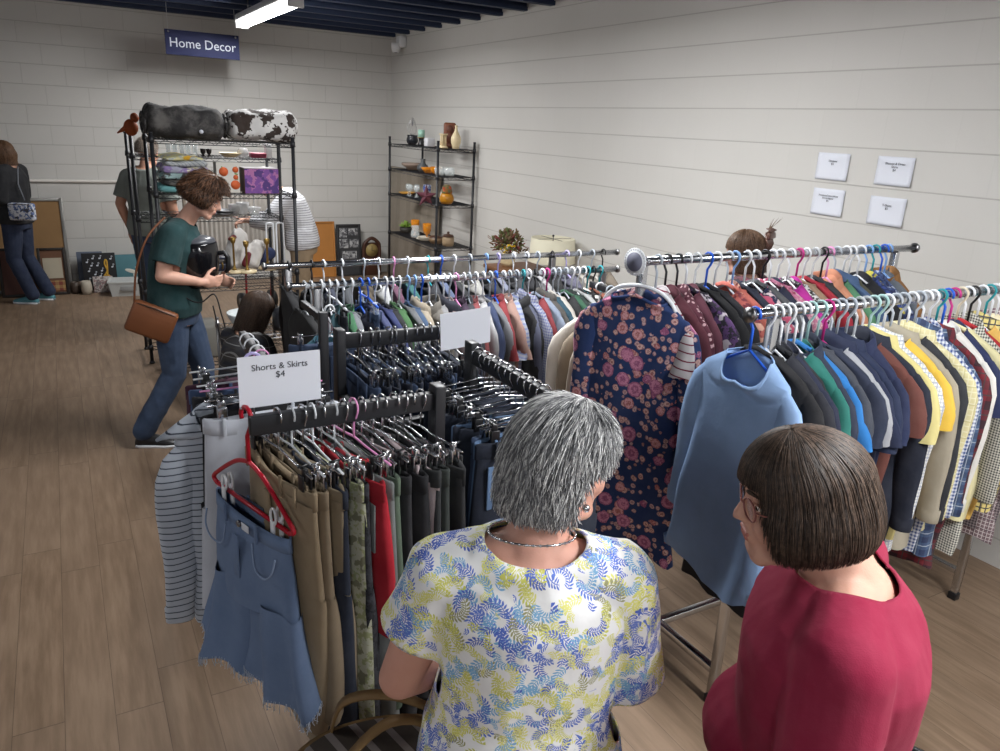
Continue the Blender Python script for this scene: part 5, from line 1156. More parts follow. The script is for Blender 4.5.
for q, (x, y, l) in enumerate(((3.56, 7.63, 'left'), (3.63, 7.53, 'right'))): item('glass_jar', 'clear glass jar, %s of the two on the second corner shelf' % l, 'jar', (x, y, 1.472), ve(.085, (.045, .056, .056, .048)), GL, 'clear jars on the corner shelf')
# third level
item('yellow_plate', 'yellow dish at the left of the third corner shelf', 'dish', (3.6, 8.62, 1.182), ve(.02, (.07, .10)), plain('yellow_glaze', (206, 150, 60), .35))
for q, (x, y) in enumerate(((3.54, 8.44), (3.62, 8.38), (3.52, 8.33), (3.58, 8.27), (3.66, 8.22), (3.54, 8.2))): item('wine_glass', 'clear stemmed glass, %s of the cluster on the third corner shelf' % ('leftmost', 'second from left', 'front middle', 'back middle', 'back right', 'front right')[q], 'glass', (x, y, 1.182), [(.002, 0), (.03, 0), (.006, .008), (.005, .05), (.02, .065), (.033, .09), (.03, .13), (.027, .13), (.03, .09), (.017, .07), (.002, .06)], GL, 'stemmed glasses on the corner shelf', seg=14)
item('blue_white_cup', 'tall white cup with blue marks behind the maroon star', 'cup', (3.62, 8.08, 1.182), ve(.15, (.035, .04, .042, .045)), cloth('print', (206, 210, 220), (52, 84, 160), (52, 84, 160), .03))
r = empty('star_ornament', (3.405, 7.62, 1.25), math.radians(-25), 'maroon metal star hanging on the front of the corner shelf', 'star ornament')
vs = [V(0, -.03, 0), V(0, .005, 0)]; fs = []
for k in range(10):
    a = PI / 2 + k * PI / 5; q = .125 if k % 2 == 0 else .048; vs.append(V(q * math.cos(a), 0, q * math.sin(a)))
for k in range(10): fs += [(0, 2 + k, 2 + (k + 1) % 10), (1, 2 + (k + 1) % 10, 2 + k)]
MB().add(vs, fs).obj('star', plain('maroon_paint', (92, 46, 58), .5), r, smooth=False)
item('white_bottle', 'tapered white bottle next to the amber jar', 'bottle', (3.63, 7.66, 1.182), ve(.17, (.045, .045, .04, .026, .014)), plain('bottle_white', (212, 206, 196), .4))
item('amber_jar', 'round amber jar with a patterned lid on the third corner shelf', 'jar', (3.6, 7.52, 1.182), ve(.115, (.055, .075, .078, .07, .05)), plain('amber_glaze', (176, 118, 26), .3), extra=lambda r: MB().lathe([(.002, .11), (.055, .11), (.058, .13), (.045, .18), (.02, .20), (.002, .2)]).obj('lid', c('print', (150, 100, 40), (80, 110, 80), (180, 70, 40), .03), r))
# fourth level
def leaves(n_, R_, z0, mt, seed, size=.02):
    def fn(r):
        m = MB(); rnd = random.Random(seed)
        for k in range(n_):
            a = rnd.uniform(0, 6.28); e = rnd.uniform(.3, 1.5); d = V(math.cos(a) * math.cos(e), math.sin(a) * math.cos(e), math.sin(e)); M = d.to_track_quat('Z', 'Y').to_matrix(); m.ell(V(0, 0, z0) + d * R_ * rnd.uniform(.5, 1), (size * .5, size * .2, size), M, 6, 5)
        m.obj('foliage', mt, r)
    return fn
item('succulent_planter', 'green succulents in a dark planter on the fourth corner shelf', 'plant', (3.58, 8.60, .727), ve(.06, (.06, .07, .075)), plain('planter', (60, 58, 54), .6), extra=leaves(70, .07, .055, plain('succulent', (120, 150, 62), .5), 2, .026), rz=0)
for y, l in ((8.36, 'left'), (8.02, 'right')): item('amber_goblet', 'amber glass goblet, %s one of the pair on the fourth corner shelf' % l, 'goblet', (3.60, y, .727), [(.002, 0), (.045, 0), (.01, .012), (.009, .05), (.035, .07), (.048, .11), (.05, .18), (.046, .18), (.042, .1), (.002, .075)], AMB, 'amber goblets')
item('glass_pitcher', 'clear glass pitcher between the amber goblets', 'pitcher', (3.52, 8.17, .727), ve(.14, (.045, .055, .045, .04, .05)), GL)
for k in range(3): item('white_plate', '%s white plate of the small stack on the fourth corner shelf' % ('bottom', 'middle', 'top')[k], 'plate', (3.56, 7.98, .727 + .012 * k), ve(.014, (.06, .10 - .006 * k)), plain('plate_white', (206, 200, 186), .4), 'white plates on the corner shelf')
def knoblid(z, rr): return lambda r: MB().lathe([(.002, z), (rr, z), (rr * .8, z + .02), (.015, z + .028), (.012, z + .04), (.018, z + .05), (.002, z + .056)]).obj('lid', plain('brown_glaze', (74, 50, 38), .3), r)
item('brown_casserole', 'low brown lidded casserole on the fourth corner shelf', 'pot', (3.58, 7.72, .727), ve(.065, (.06, .085, .085)), plain('glaze_tan', (120, 98, 74), .4), extra=knoblid(.06, .085))
item('stoneware_crock', 'tan crock with a dark brown lid on the fourth corner shelf', 'jar', (3.64, 7.54, .727), ve(.11, (.06, .066, .066, .055)), plain('stoneware', (158, 136, 108), .5), extra=knoblid(.10, .066))
r = empty('wire_basket', (3.64, 7.6, .155), 0, 'black wire basket on the bottom of the corner shelf', 'basket'); m = MB()
for z, q in ((.0, .1), (.12, .16), (.25, .19)): m.tube([(q * math.cos(a), q * math.sin(a), z) for a in [2 * PI * k / 20 for k in range(20)]], .003, 5, closed=True)
for k in range(18): a = 2 * PI * k / 18; m.tube([(.1 * math.cos(a), .1 * math.sin(a), 0), (.19 * math.cos(a), .19 * math.sin(a), .25)], .002, 4)
m.obj('wires', BLACKM, r)
# leaning beige panel in the corner
o = MB().box((0, 0, .71), (.045, 1.5, 1.42), bev=.01).obj('folding_panel', cloth('vstripe', (150, 140, 126), (142, 132, 118), (0, 0, 0), .2)); o.location = (3.80, 8.98, .02); o.rotation_euler = (0, math.radians(2.0), 0); tag(o, 'large beige fabric panel standing behind the corner shelf', 'panel')
# lampshade and flowers on a low table
r = empty('low_table', (3.6, 5.75, 0), 0, 'low dark table behind the racks holding a lamp and dried flowers', 'table')
MB().box((0, 0, .76), (.5, .86, .035), bev=.008).obj('table_top', WOOD, r)
for i in (-1, 1):
    for j in (-1, 1): MB().box((i * .2, j * .38, .37), (.05, .05, .75), bev=.006).obj('leg', WOOD, r)
r = empty('table_lamp', (3.66, 5.50, .778), 0, 'cream drum lampshade table lamp behind the middle racks', 'lamp')
MB().lathe([(.002, 0), (.07, 0), (.07, .015), (.02, .03), (.035, .07), (.02, .12), (.01, .14), (.01, .26)]).obj('base', CREAM, r)
sh = MB().lathe([(.205, .12), (.19, .325), (.187, .325), (.202, .12)], seg=40, cap=False).obj('lamp_shade', plain('shade_linen', (204, 198, 176), .8), r)
m = MB(); m.tube([(-.188, 0, .318), (.188, 0, .318)], .002, 5); m.tube([(0, -.188, .318), (0, .188, .318)], .002, 5); m.tube([(0, 0, .26), (0, 0, .345)], .004, 6); m.ell((0, 0, .345), (.011, .011, .011), seg=10, rings=8); m.obj('finial', BLACKP, r)
def bouquet(r):
    for nm, mt, n_, sz, sd in (('leaves', plain('dried_leaf', (104, 84, 58), .8), 170, .024, 1), ('red_blooms', plain('dried_red', (128, 62, 60), .8), 60, .02, 2), ('green_leaves', plain('olive_leaf', (96, 104, 60), .8), 80, .024, 3), ('yellow_blooms', plain('yellow_bloom', (222, 180, 30), .7), 14, .022, 4)):
        m = MB(); rnd = random.Random(sd)
        for k in range(n_):
            a = rnd.uniform(0, 6.28); e = rnd.uniform(-.1, 1.5) if nm != 'yellow_blooms' else rnd.uniform(-.1, .4)
            if nm == 'yellow_blooms': a = rnd.uniform(3.6, 4.6)
            d = V(math.cos(a) * math.cos(e), math.sin(a) * math.cos(e), math.sin(e)); M = (d + V(rnd.uniform(-1, 1), rnd.uniform(-1, 1), rnd.uniform(-1, 1))).to_track_quat('Z', 'Y').to_matrix(); m.ell(V(0, 0, .16) + d * V(1, 1, .8).length * .088 * rnd.uniform(.5, 1.25), (sz * .5, sz * .3, sz), M, 6, 5)
        m.obj(nm, mt, r)
    m = MB(); rnd = random.Random(9)
    for k in range(20): a = rnd.uniform(0, 6.28); m.tube([(0, 0, .05), (.1 * math.cos(a), .1 * math.sin(a), .2), (.2 * math.cos(a), .2 * math.sin(a), .22 + .06 * math.sin(a * 3))], .0018, 4)
    m.obj('twigs', WOOD, r)
item('dried_flowers', 'dried flower arrangement with yellow and rust blooms behind the racks', 'flowers', (3.52, 6.02, .778), ve(.12, (.05, .07, .06, .05)), CREAM, extra=bouquet)
#PROPS2
# ------------------------------------------------------------------ goods on the blanket shelves
def roll(name, label, x0, x1, y, z, ry, rz_, m_, seed, rot=0):
    n = 40; N = 36; mb = MB(); rr = []
    for i in range(n + 1):
        f = i / n; e = min(1, math.sqrt(max(0, 1 - (abs(2 * f - 1)) ** 9)) + .05); x = -(x1 - x0) / 2 + (x1 - x0) * f; ring = []
        for k in range(N):
            a = 2 * PI * k / N; ca, sa = math.cos(a), math.sin(a)
            q = V(x, ry * e * math.copysign(abs(ca) ** .7, ca), rz_ * (1 + .0) + rz_ * e * math.copysign(abs(sa) ** .75, sa))
            nn = noise.noise(V(x * 9 + seed, ca * 1.6, sa * 1.6)); n2 = noise.noise(V(x * 45 + seed, ca * 7, sa * 7))
            q += V(0, ca, sa) * (nn * .022 + n2 * .007); q.z = max(q.z, .002); ring.append(q)
        rr.append(ring)
    mb.loft(rr); r = empty(name, ((x0 + x1) / 2, y, z), rot, label, 'blanket', None); mb.obj('rolled_cloth', m_, r)
    for sd in (-1, 1):
        m = MB(); pts = [V(sd * ((x1 - x0) / 2 - .004), ry * (.85 - .13 * t) * math.cos(t * 2.1 + seed), rz_ + rz_ * (.82 - .13 * t) * math.sin(t * 2.1 + seed)) for t in [k * .18 for k in range(32)]]
        m.tube(pts, .009, 6); m.obj('rolled_edge', m_, r)
    return r
b = roll('fur_blanket', 'dark grey faux fur blanket rolled up on top of the wire shelves', .555, 1.105, 6.2, 1.792, .21, .115, cloth('fur', (46, 45, 46), (98, 95, 93)), 3)
MB().tube([(.09, -.203, .06), (.09, -.212, .06)], .014, 14).obj('price_sticker', PAPER, b)
roll('cow_print_blanket', 'white and brown cow print blanket rolled up beside the grey fur one', 1.115, 1.635, 6.2, 1.792, .21, .115, cloth('cow', (216, 214, 212), (52, 40, 34)), 11, math.radians(-2))
o = MB().ell((0, 0, .06), (.05, .04, .06)).ell((.03, 0, .13), (.03, .028, .035)).cap((-.03, 0, .06), (-.09, 0, .02), .02, .006); o = o.obj('bird_ornament', plain('rust_orange', (150, 72, 34), .6, 0, .3, .4)); o.location = (.50, 6.44, 1.792); tag(o, 'rust orange and dark bird-shaped ornament at the left end of the blankets', 'ornament')
def folded(name, label, loc, size, m_, seed, rz=0, grp='folded cloths on the blanket shelf'):
    mb = MB(); sx, sy, h = size; n = 22; N = 20; rr = []
    for i in range(n + 1):
        x = -sx / 2 + sx * i / n; e = min(1, math.sqrt(max(0, 1 - abs(2 * i / n - 1) ** 8)) + .1); ring = []
        for k in range(N):
            a = 2 * PI * k / N; ca, sa = math.cos(a), math.sin(a)
            ring.append(V(x + .01 * math.sin(5 * a + seed), sy / 2 * math.copysign(abs(ca) ** .4, ca) * (.95 + .05 * e) + .012 * math.sin(x * 30 + seed), max(.001, h / 2 + h / 2 * e * math.copysign(abs(sa) ** .6, sa) + h * .22 * math.sin(x * 26 + seed + ca) * (1 if sa > 0 else 0))))
        rr.append(ring)
    o = mb.loft(rr).obj(name, m_); o.location = loc; o.rotation_euler = (0, 0, rz); return tag(o, label, 'folded cloth', grp)
for i, (h, mt, lb) in enumerate(((.045, c('plain', (110, 168, 170)), 'aqua folded cloth at the bottom of the pile'), (.05, c('print', (90, 88, 84), (40, 40, 42), (150, 146, 138), .05), 'grey and black folded cloth near the bottom of the pile'), (.045, c('print', (150, 176, 176), (60, 60, 60), (180, 180, 170), .05), 'sea green patterned cloth in the middle of the pile'),
        (.05, c('print', (176, 176, 196), (150, 130, 180), (210, 206, 180), .05), 'lavender folded cloth in the upper middle of the pile'), (.045, c('diag', (180, 184, 186), (140, 146, 152), (0, 0, 0), .03), 'pale grey wrinkled cloth near the top of the pile'), (.035, c('print', (206, 200, 150), (170, 176, 176), (220, 170, 40), .06), 'yellow and white cloth on top of the pile'))):
    folded('folded_cloth', lb + ' of folded textiles', (.80 + .012 * math.sin(i * 2), 6.2, 1.418 + [0, .045, .092, .135, .182, .224][i]), (.36 - .02 * i, .36, h * 1.15), mt, i * 1.7, .05 * math.sin(i * 3))
def boxart(name, label, loc, size, side, front, rz=0, cat='box', top=None):
    r = empty(name, loc, rz, label, cat); MB().box((0, 0, size[2] / 2), size, bev=.003).obj('box_body', side, r); MB().box((0, -size[1] / 2 - .001, size[2] / 2), (size[0] * .98, .002, size[2] * .97)).obj('printed_front', front, r, smooth=False)
    if top: MB().box((0, 0, size[2] + .001), (size[0] * .97, size[1] * .97, .002)).obj('lid', top, r, smooth=False)
    return r
r = boxart('fruit_canvas', 'tall tin printed with oranges and leaves on the middle blanket shelf', (1.10, 6.14, 1.418), (.165, .12, .225), plain('tin_grey', (150, 146, 140), .6), plain('tin_white', (206, 202, 194), .6), cat='tin')
m = MB(); m2 = MB()
for x, z, q in ((-.03, .155, .033), (.055, .17, .022), (.05, .06, .034), (-.055, .05, .016), (.055, .115, .018)): m.lathe([(.001, 0), (q, 0), (q, .002), (.001, .003)], (x, -.062, z), 20, Matrix.Rotation(PI / 2, 3, 'X'))
for k in range(16): a = k * 2.4; m2.ell((.01 + .05 * math.cos(a * 1.3), -.0625, .115 + .07 * math.sin(a)), (.014, .001, .006), Matrix.Rotation(a, 3, 'Y'), 8, 6)
m.obj('painted_oranges', plain('painted_orange', (206, 96, 50), .6), r); m2.obj('painted_leaves', plain('painted_leaf', (120, 150, 80), .6), r)
boxart('purple_box', 'box with a purple and pink abstract front on the middle blanket shelf', (1.335, 6.12, 1.418), (.255, .18, .185), plain('box_brown', (96, 78, 70), .6), c('print', (122, 78, 150), (172, 110, 160), (78, 52, 116), .045), cat='box', top=plain('box_top', (206, 200, 200), .5))
gl2 = 'glassware on the second shelf unit'
for k, x in enumerate((1.03, 1.075)): item('dark_cup', 'small dark stemmed cup, %s of the pair on the upper rear shelf' % ('left', 'right')[k], 'cup', (x, 6.7, 1.648), [(.002, 0), (.02, 0), (.006, .012), (.02, .03), (.022, .06), (.018, .06), (.002, .03)], plain('smoke', (40, 34, 34), .2), 'dark cups', 14)
for k in range(5): item('glass_tumbler', 'clear tumbler number %s from the left on the upper rear shelf' % ('one', 'two', 'three', 'four', 'five')[k], 'glass', (.78 + .05 * k, 6.75 + .03 * (k % 2), 1.648), ve(.085, (.018, .02, .022)), GL, gl2, 12)
item('shallow_bowl', 'pale shallow bowl on the upper rear shelf', 'bowl', (1.24, 6.7, 1.648), ve(.035, (.04, .07, .09)), CREAM)
item('glass_cookie_jar', 'clear glass cookie jar next to the pale bowl', 'jar', (1.345, 6.72, 1.648), ve(.075, (.03, .045, .045, .03)), glass('frosted', (215, 215, 215), .5))
o = MB().box((0, 0, .02), (.125, .09, .04), bev=.006).obj('pink_dish', plain('rose_dish', (166, 66, 92), .4)); o.location = (1.46, 6.7, 1.648); tag(o, 'rose pink covered dish on the upper rear shelf', 'dish')
item('glass_vase', 'clear glass cylinder vase at the right of the upper rear shelf', 'vase', (1.545, 6.7, 1.648), ve(.115, (.03, .032, .032)), glass('frosted', (215, 215, 215), .5))
for k, (x, rr_) in enumerate(((1.14, .12), (1.16, .10))): item('silver_platter', '%s platter stacked on the lower rear shelf' % ('wide silver', 'smaller silver')[k], 'platter', (x, 6.72, 1.178 + .022 * k), ve(.022, (rr_ * .7, rr_)), DCHROME)
for k, (x, h, q) in enumerate(((1.25, .09, .05), (1.33, .10, .055), (1.10, .075, .05), (1.42, .06, .06))): item('glass_bowl', '%s clear glass bowl on the lower rear shelf' % ('deep', 'tallest', 'small left', 'wide right')[k], 'bowl', (x, 6.72 + .05 * (k % 2), 1.178), ve(h, (q * .6, q * .9, q)), glass('frosted', (215, 215, 215), .5), 'glass bowls')
item('glass_candlestick', 'very tall slender clear candlestick on the lower rear shelf', 'candlestick', (1.40, 6.66, 1.178), solid(.22, (.045, .008, .006, .006, .007, .02)), GL)
# third shelf
GOLD = plain('antique_gold', (150, 122, 66), .35, .9)
for k, (x, y, h) in enumerate(((1.10, 6.04, .27), (1.19, 6.02, .24), (1.37, 6.12, .24))):
    r = empty('gold_candlestick', (x, y, .823), 0, '%s antique gold candlestick on a cream base on the lower blanket shelf' % ('tallest', 'shorter middle', 'right-hand')[k], 'candlestick', 'gold candlesticks')
    MB().lathe([(.002, 0), (.07, 0), (.075, .008), (.07, .018), (.002, .02)]).obj('base', CREAM, r)
    MB().lathe([(.002, .018), (.02, .018), (.012, .03), (.008, .06), (.008, h - .05), (.012, h - .045), (.02, h - .03), (.022, h), (.018, h), (.002, h - .02)]).obj('stem', GOLD, r)
r = empty('white_figurine', (1.20, 6.22, .823), 0, 'large white fabric figure with dark red trim on the lower blanket shelf', 'figurine')
m = MB(); m.cap((-.04, 0, .09), (-.02, 0, .24), .10, .07); m.cap((.06, 0, .06), (.12, .0, .16), .08, .06); m.ell((-.08, -.02, .05), (.06, .08, .05)); me = remeshed(m, 'draped_cloth', .01, 4, .5); disp(me, wrinkle(.012, 12, 4)); link('draped_cloth', me, c('plain', (206, 202, 198)), r)
MB().cap((-.06, -.04, .25), (-.10, -.06, .24), .024, .014).obj('red_cap', plain('dark_red', (96, 24, 34), .6), r); MB().cap((.0, -.09, .05), (.03, -.09, .12), .03, .02).obj('red_trim', plain('dark_red', (96, 24, 34), .6), r)
o = MB().cap((-.05, 0, .06), (.06, 0, .10), .06, .05).obj('blue_pouch', c('plain', (34, 44, 80))); o.location = (1.36, 6.26, .823); tag(o, 'dark blue cloth pouch behind the gold candlesticks', 'pouch')
r = empty('cutlery_tray', (.98, 6.18, .823), 0, 'dark blue tray with gold cutlery beside the air fryer', 'tray'); MB().box((0, 0, .10), (.20, .16, .02), bev=.004).obj('upper_tray', plain('tray_blue', (28, 32, 52), .4), r); MB().box((0, 0, .03), (.2, .16, .06), bev=.01).obj('tray_body', plain('tray_blue', (28, 32, 52), .4), r)
for i in (-1, 1):
    for j in (-1, 1): MB().tube([(i * .09, j * .07, .05), (i * .09, j * .07, .10)], .006, 6).obj('tray_post', GOLD, r)
for k in range(5): MB().tube(sm([(-.08 + .04 * k, -.085, .07), (-.075 + .04 * k, -.09, .045), (-.08 + .04 * k, -.085, .02)]), .006, 6).obj('gold_handle', GOLD, r)
item('white_kettle', 'white round kettle on the lower blanket shelf beside the gold cutlery', 'kettle', (.87, 6.08, .823), solid(.10, (.05, .062, .064, .055, .035)), WHITEP)
r = empty('pleated_screen', (1.42, 7.72, 0), 0, 'tall pleated beige screen standing behind the wire shelving', 'screen')
m = MB(); P_ = []
for k in range(41): P_.append((-.42 + .021 * k, (.006 if k % 2 else -.006)))
vs = [V(x, y, z) for z in (.5, 1.36) for x, y in P_] + [V(x, y + .006, z) for z in (.5, 1.36) for x, y in P_]; n_ = 41
m.add(vs, [(k, k + 1, n_ + k + 1, n_ + k) for k in range(40)] + [(2 * n_ + k + 1, 2 * n_ + k, 3 * n_ + k, 3 * n_ + k + 1) for k in range(40)] + [(n_ + k, n_ + k + 1, 3 * n_ + k + 1, 3 * n_ + k) for k in range(40)]); m.obj('pleats', c('plain', (186, 180, 172)), r, smooth=False, rec=False)
for x in (-.43, .43): MB().box((x, 0, .68), (.03, .06, 1.38), bev=.006).obj('side_post', plain('screen_post', (140, 130, 118), .5), r)
# walker-like frame and trolley
r = empty('white_tube_frame', (1.47, 6.26, .823), 0, 'white bent-tube frame standing on the lower blanket shelf', 'frame')
for x in (-.04, .04): MB().tube(sm([(x - .028, 0, 0), (x - .028, 0, .30), (x - .02, 0, .34), (x + .02, 0, .34), (x + .028, 0, .30), (x + .028, 0, 0)]), .007, 8).obj('tube_loop', WHITEP, r)
r = empty('hand_trolley', (1.72, 8.15, 0), math.radians(15), 'red folding trolley with black wheels on the floor behind the wire shelves', 'trolley')
MB().tube(sm([(-.14, 0, .08), (-.14, -.02, .5), (-.10, -.04, .62), (.10, -.04, .62), (.14, -.02, .5), (.14, 0, .08)]), .012, 8).obj('handle', plain('trolley_red', (150, 34, 40), .4), r)
MB().box((0, -.12, .05), (.3, .22, .012), bev=.003).obj('toe_plate', BLACKM, r)
for x in (-.17, .17):
    wl = MB().tube([(x - .018, .04, .10), (x + .018, .04, .10)], .10, 28).obj('wheel', BLACKP, r); MB().tube([(x - .022, .04, .10), (x + .022, .04, .10)], .045, 20).obj('hub', DCHROME, wl)
# bottom shelf goods
o = MB().box((0, 0, .13), (.34, .3, .26), bev=.02).obj('storage_box', plain('box_grey', (120, 118, 112), .6)); o.location = (.80, 6.22, .145); tag(o, 'grey storage box on the bottom of the blanket shelves', 'box')
# low shelf goods
WB = plain('milk_white', (206, 212, 212), .35)
item('mixing_bowl', 'wide white bowl with a pale blue band behind the crouching child', 'bowl', (1.01, 5.16, .603), ve(.115, (.07, .10, .125, .14)), WB)
item('mixing_bowl', 'second white bowl, right of the black canister', 'bowl', (1.34, 5.20, .603), ve(.11, (.07, .10, .125, .135)), WB)
item('black_canister', 'black canister between the two white bowls', 'canister', (1.20, 5.08, .603), solid(.15, (.045, .048, .048, .048, .04)), plain('canister_black', (34, 35, 40), .4))
item('white_plate', 'white plate lying at the left end of the low wire shelf', 'plate', (.93, 5.04, .603), ve(.02, (.05, .085)), WB)
# ------------------------------------------------------------------ along the back wall
def framed(name, label, w_, h_, loc, lean, fm, pic, fw=.03, rz=0, cat='picture', d=.03):
    r = empty(name, loc, rz, label, cat); r.rotation_euler = (-lean, 0, rz)
    MB().box((0, .004, h_ / 2), (w_ - fw, .012, h_ - fw)).obj('picture', pic, r, smooth=False)
    for x in (-1, 1): MB().box((x * (w_ - fw) / 2, 0, h_ / 2), (fw, d, h_), bev=.004).obj('frame_side', fm, r)
    for z in (fw / 2, h_ - fw / 2): MB().box((0, 0, z), (w_ - fw * 2, d, fw), bev=.004).obj('frame_rail', fm, r)
    return r
SILV = plain('silver_frame', (146, 144, 140), .35, .6)
framed('cork_board', 'large tan board in a silver frame leaning on the back wall', .92, 1.02, (-.46, 9.69, 0), math.radians(9), SILV, plain('cork', (146, 114, 78), .8, 0, .2, .12), .035)
fa = framed('framed_picture', 'small dark-framed picture with a pale centre in front of the tan board', .27, .51, (-.17, 9.50, 0), math.radians(10), plain('dark_frame', (40, 34, 30), .5), plain('picture_brown', (104, 70, 50), .6), .028)
MB().box((0, -.006, .29), (.18, .006, .22)).obj('pale_panel', plain('panel_cream', (176, 166, 146), .6), fa, smooth=False); MB().box((0, -.006, .10), (.2, .006, .11)).obj('patchwork', c('gingham', (128, 60, 50), (170, 140, 90), (0, 0, 0), .07), fa, smooth=False)
framed('dark_picture', 'reddish brown picture half hidden behind the wide jeans', .30, .52, (-.52, 9.48, 0), math.radians(10), plain('dark_frame', (40, 34, 30), .5), plain('picture_maroon', (84, 50, 42), .6), .028)
o = MB().box((0, 0, .26), (.10, .16, .52), bev=.03).obj('wrapped_parcel', c('print', (190, 180, 160), (160, 110, 60), (120, 80, 60), .05)); o.location = (-.78, 9.42, 0); tag(o, 'tall white and tan patterned parcel at the left edge by the wall', 'parcel')
r = empty('music_canvas', (.285, 9.62, 0), 0, 'black canvas with white music notes and a gold treble clef', 'canvas'); r.rotation_euler = (math.radians(-8), 0, 0)
MB().box((0, 0, .215), (.34, .025, .41), bev=.003).obj('canvas', plain('canvas_black', (34, 34, 36), .8), r)
m = MB()
m.tube(sm([(.055, -.016, .04), (.035, -.016, .03), (.03, -.016, .06), (.06, -.016, .07), (.075, -.016, .2), (.08, -.016, .32), (.065, -.016, .34), (.055, -.016, .29), (.075, -.016, .22), (.035, -.016, .15), (.055, -.016, .10), (.095, -.016, .12), (.09, -.016, .165), (.06, -.016, .16), (.06, -.016, .13)]), .0085, 6)
m.obj('treble_clef', plain('clef_gold', (206, 160, 60), .5), r); nm = 0
for x, z, t in ((-.12, .32, 0), (-.06, .36, .2), (-.02, .28, 0), (-.11, .22, .3), (-.05, .18, 0), (-.12, .11, 0), (-.04, .08, -.2), (.01, .36, 0), (.12, .35, 0), (.0, .16, .1), (.13, .26, 0), (.12, .06, .2), (-.08, .28, 0), (.02, .22, 0)):
    m = MB(); m.ell((x, -.015, z), (.012, .002, .009), None, 10, 6); m.tube([(x + .010, -.015, z), (x + .010, -.015, z + .035)], .0028, 4); m.tube([(x + .010, -.015, z + .035), (x + .024, -.015, z + .026)], .0028, 4); m.obj('music_note', PAPER, r)
r = empty('teal_canvas', (.63, 9.64, 0), 0, 'teal canvas with a pale bird shape leaning on the back wall', 'canvas'); r.rotation_euler = (math.radians(-8), 0, 0)
MB().box((0, 0, .20), (.36, .025, .38), bev=.003).obj('canvas', plain('canvas_teal', (82, 122, 130), .8, 0, .2, .15), r)
m = MB(); m.ell((-.02, -.015, .20), (.07, .003, .022), Matrix.Rotation(.3, 3, 'Y')); m.ell((.05, -.015, .24), (.03, .003, .016)); m.tube([(0, -.015, .17), (0, -.015, .10)], .005, 5); m.obj('painted_bird', plain('bird_cream', (206, 202, 190), .7), r)
o = MB().box((0, 0, .21), (.26, .02, .42), bev=.003).obj('grey_canvas', plain('canvas_grey', (96, 104, 120), .8)); o.location = (.20, 9.74, 0); o.rotation_euler = (math.radians(-5), 0, 0); tag(o, 'plain blue-grey canvas behind the music canvas', 'canvas')
o = MB().box((0, 0, .09), (.20, .03, .18), bev=.004).obj('white_plaque', c('print', (196, 190, 184), (150, 120, 120), (120, 110, 110), .02)); o.location = (.30, 9.50, 0); o.rotation_euler = (math.radians(-6), 0, 0); tag(o, 'small white plaque with faint print before the music canvas', 'plaque')
for k, (x, y, h, q, cc_, lb) in enumerate(((.02, 9.52, .13, .05, (70, 58, 50), 'squat dark brown pot on the floor'), (.13, 9.44, .15, .055, (176, 166, 150), 'beige jar on the floor'), (.09, 9.56, .12, .04, (110, 96, 84), 'small brown jar on the floor'))): item('floor_jar', lb + ' beside the music canvas', 'jar', (x, y, 0), ve(h, (q * .8, q, q, q * .8)), plain('jar_%d' % k, cc_, .5), 'jars by the back wall')
r = empty('plastic_bin', (.55, 9.34, 0), math.radians(-6), 'white rectangular plastic bin on the floor by the back wall', 'bin')
m = MB(); rr = []
for q, z in ((.86, 0), (1, .15), (1.04, .15), (1.04, .165), (.97, .165), (.84, .015)):
    rr.append([V(.20 * q * sx_, .14 * q * sy_, z) for sx_, sy_ in ((-1, -1), (1, -1), (1, 1), (-1, 1))])
sharp(m.loft(rr).obj('tub', plain('bin_white', (190, 192, 190), .5), r)); o = MB().box((0, -.146, .09), (.16, .004, .05), bev=.001).obj('bin_label', plain('bin_label', (150, 150, 148), .6), r)
item('green_bag', 'small green patterned bag beside the white bin', 'bag', (.86, 9.05, 0), solid(.16, (.07, .08, .07, .05)), c('print', (90, 130, 70), (190, 190, 180), (60, 90, 50), .04))
framed('wood_panel', 'plain orange-brown wooden panel leaning on the back wall', .34, .72, (2.90, 9.74, 0), math.radians(5), plain('amber_wood', (176, 118, 58), .45, 0, .4, .12), plain('amber_wood', (176, 118, 58), .45, 0, .4, .12), .02)
fc = framed('collage_frame', 'black multi-photo frame leaning beside the orange-brown panel', .33, .68, (3.26, 9.74, 0), math.radians(5), plain('frame_charcoal', (44, 44, 46), .5), plain('frame_mat', (56, 56, 58), .6), .03)
for k, (x, z, w_, h_) in enumerate(((-.075, .57, .10, .12), (.06, .58, .13, .09), (-.07, .43, .12, .12), (.07, .43, .12, .11), (.0, .28, .2, .1))): MB().box((x, -.006, z), (w_, .006, h_)).obj('photo', c('print', (146, 146, 148), (80, 80, 84), (190, 190, 190), .03), fc, smooth=False)
r = empty('arched_clock', (3.55, 9.70, 0), 0, 'dark wooden arched mantel clock at the foot of the back wall', 'clock')
m = MB(); m.tube(sm([(-.11, 0, .0), (-.11, 0, .36), (-.09, 0, .44), (0, 0, .50), (.09, 0, .44), (.11, 0, .36), (.11, 0, .0)]), .024, 8); m.obj('arched_frame', plain('clock_wood', (70, 42, 30), .5), r); MB().box((0, .02, .22), (.22, .03, .44), bev=.01).obj('back', plain('clock_wood', (70, 42, 30), .5), r)
MB().tube([(0, -.01, .34), (0, .0, .34)], .085, 28).obj('clock_face', plain('clock_face', (150, 130, 80), .5), r); m = MB(); m.tube([(0, -.013, .34), (0, -.013, .40)], .003, 4); m.tube([(0, -.013, .34), (.04, -.013, .33)], .003, 4); m.obj('hands', BLACKP, r)
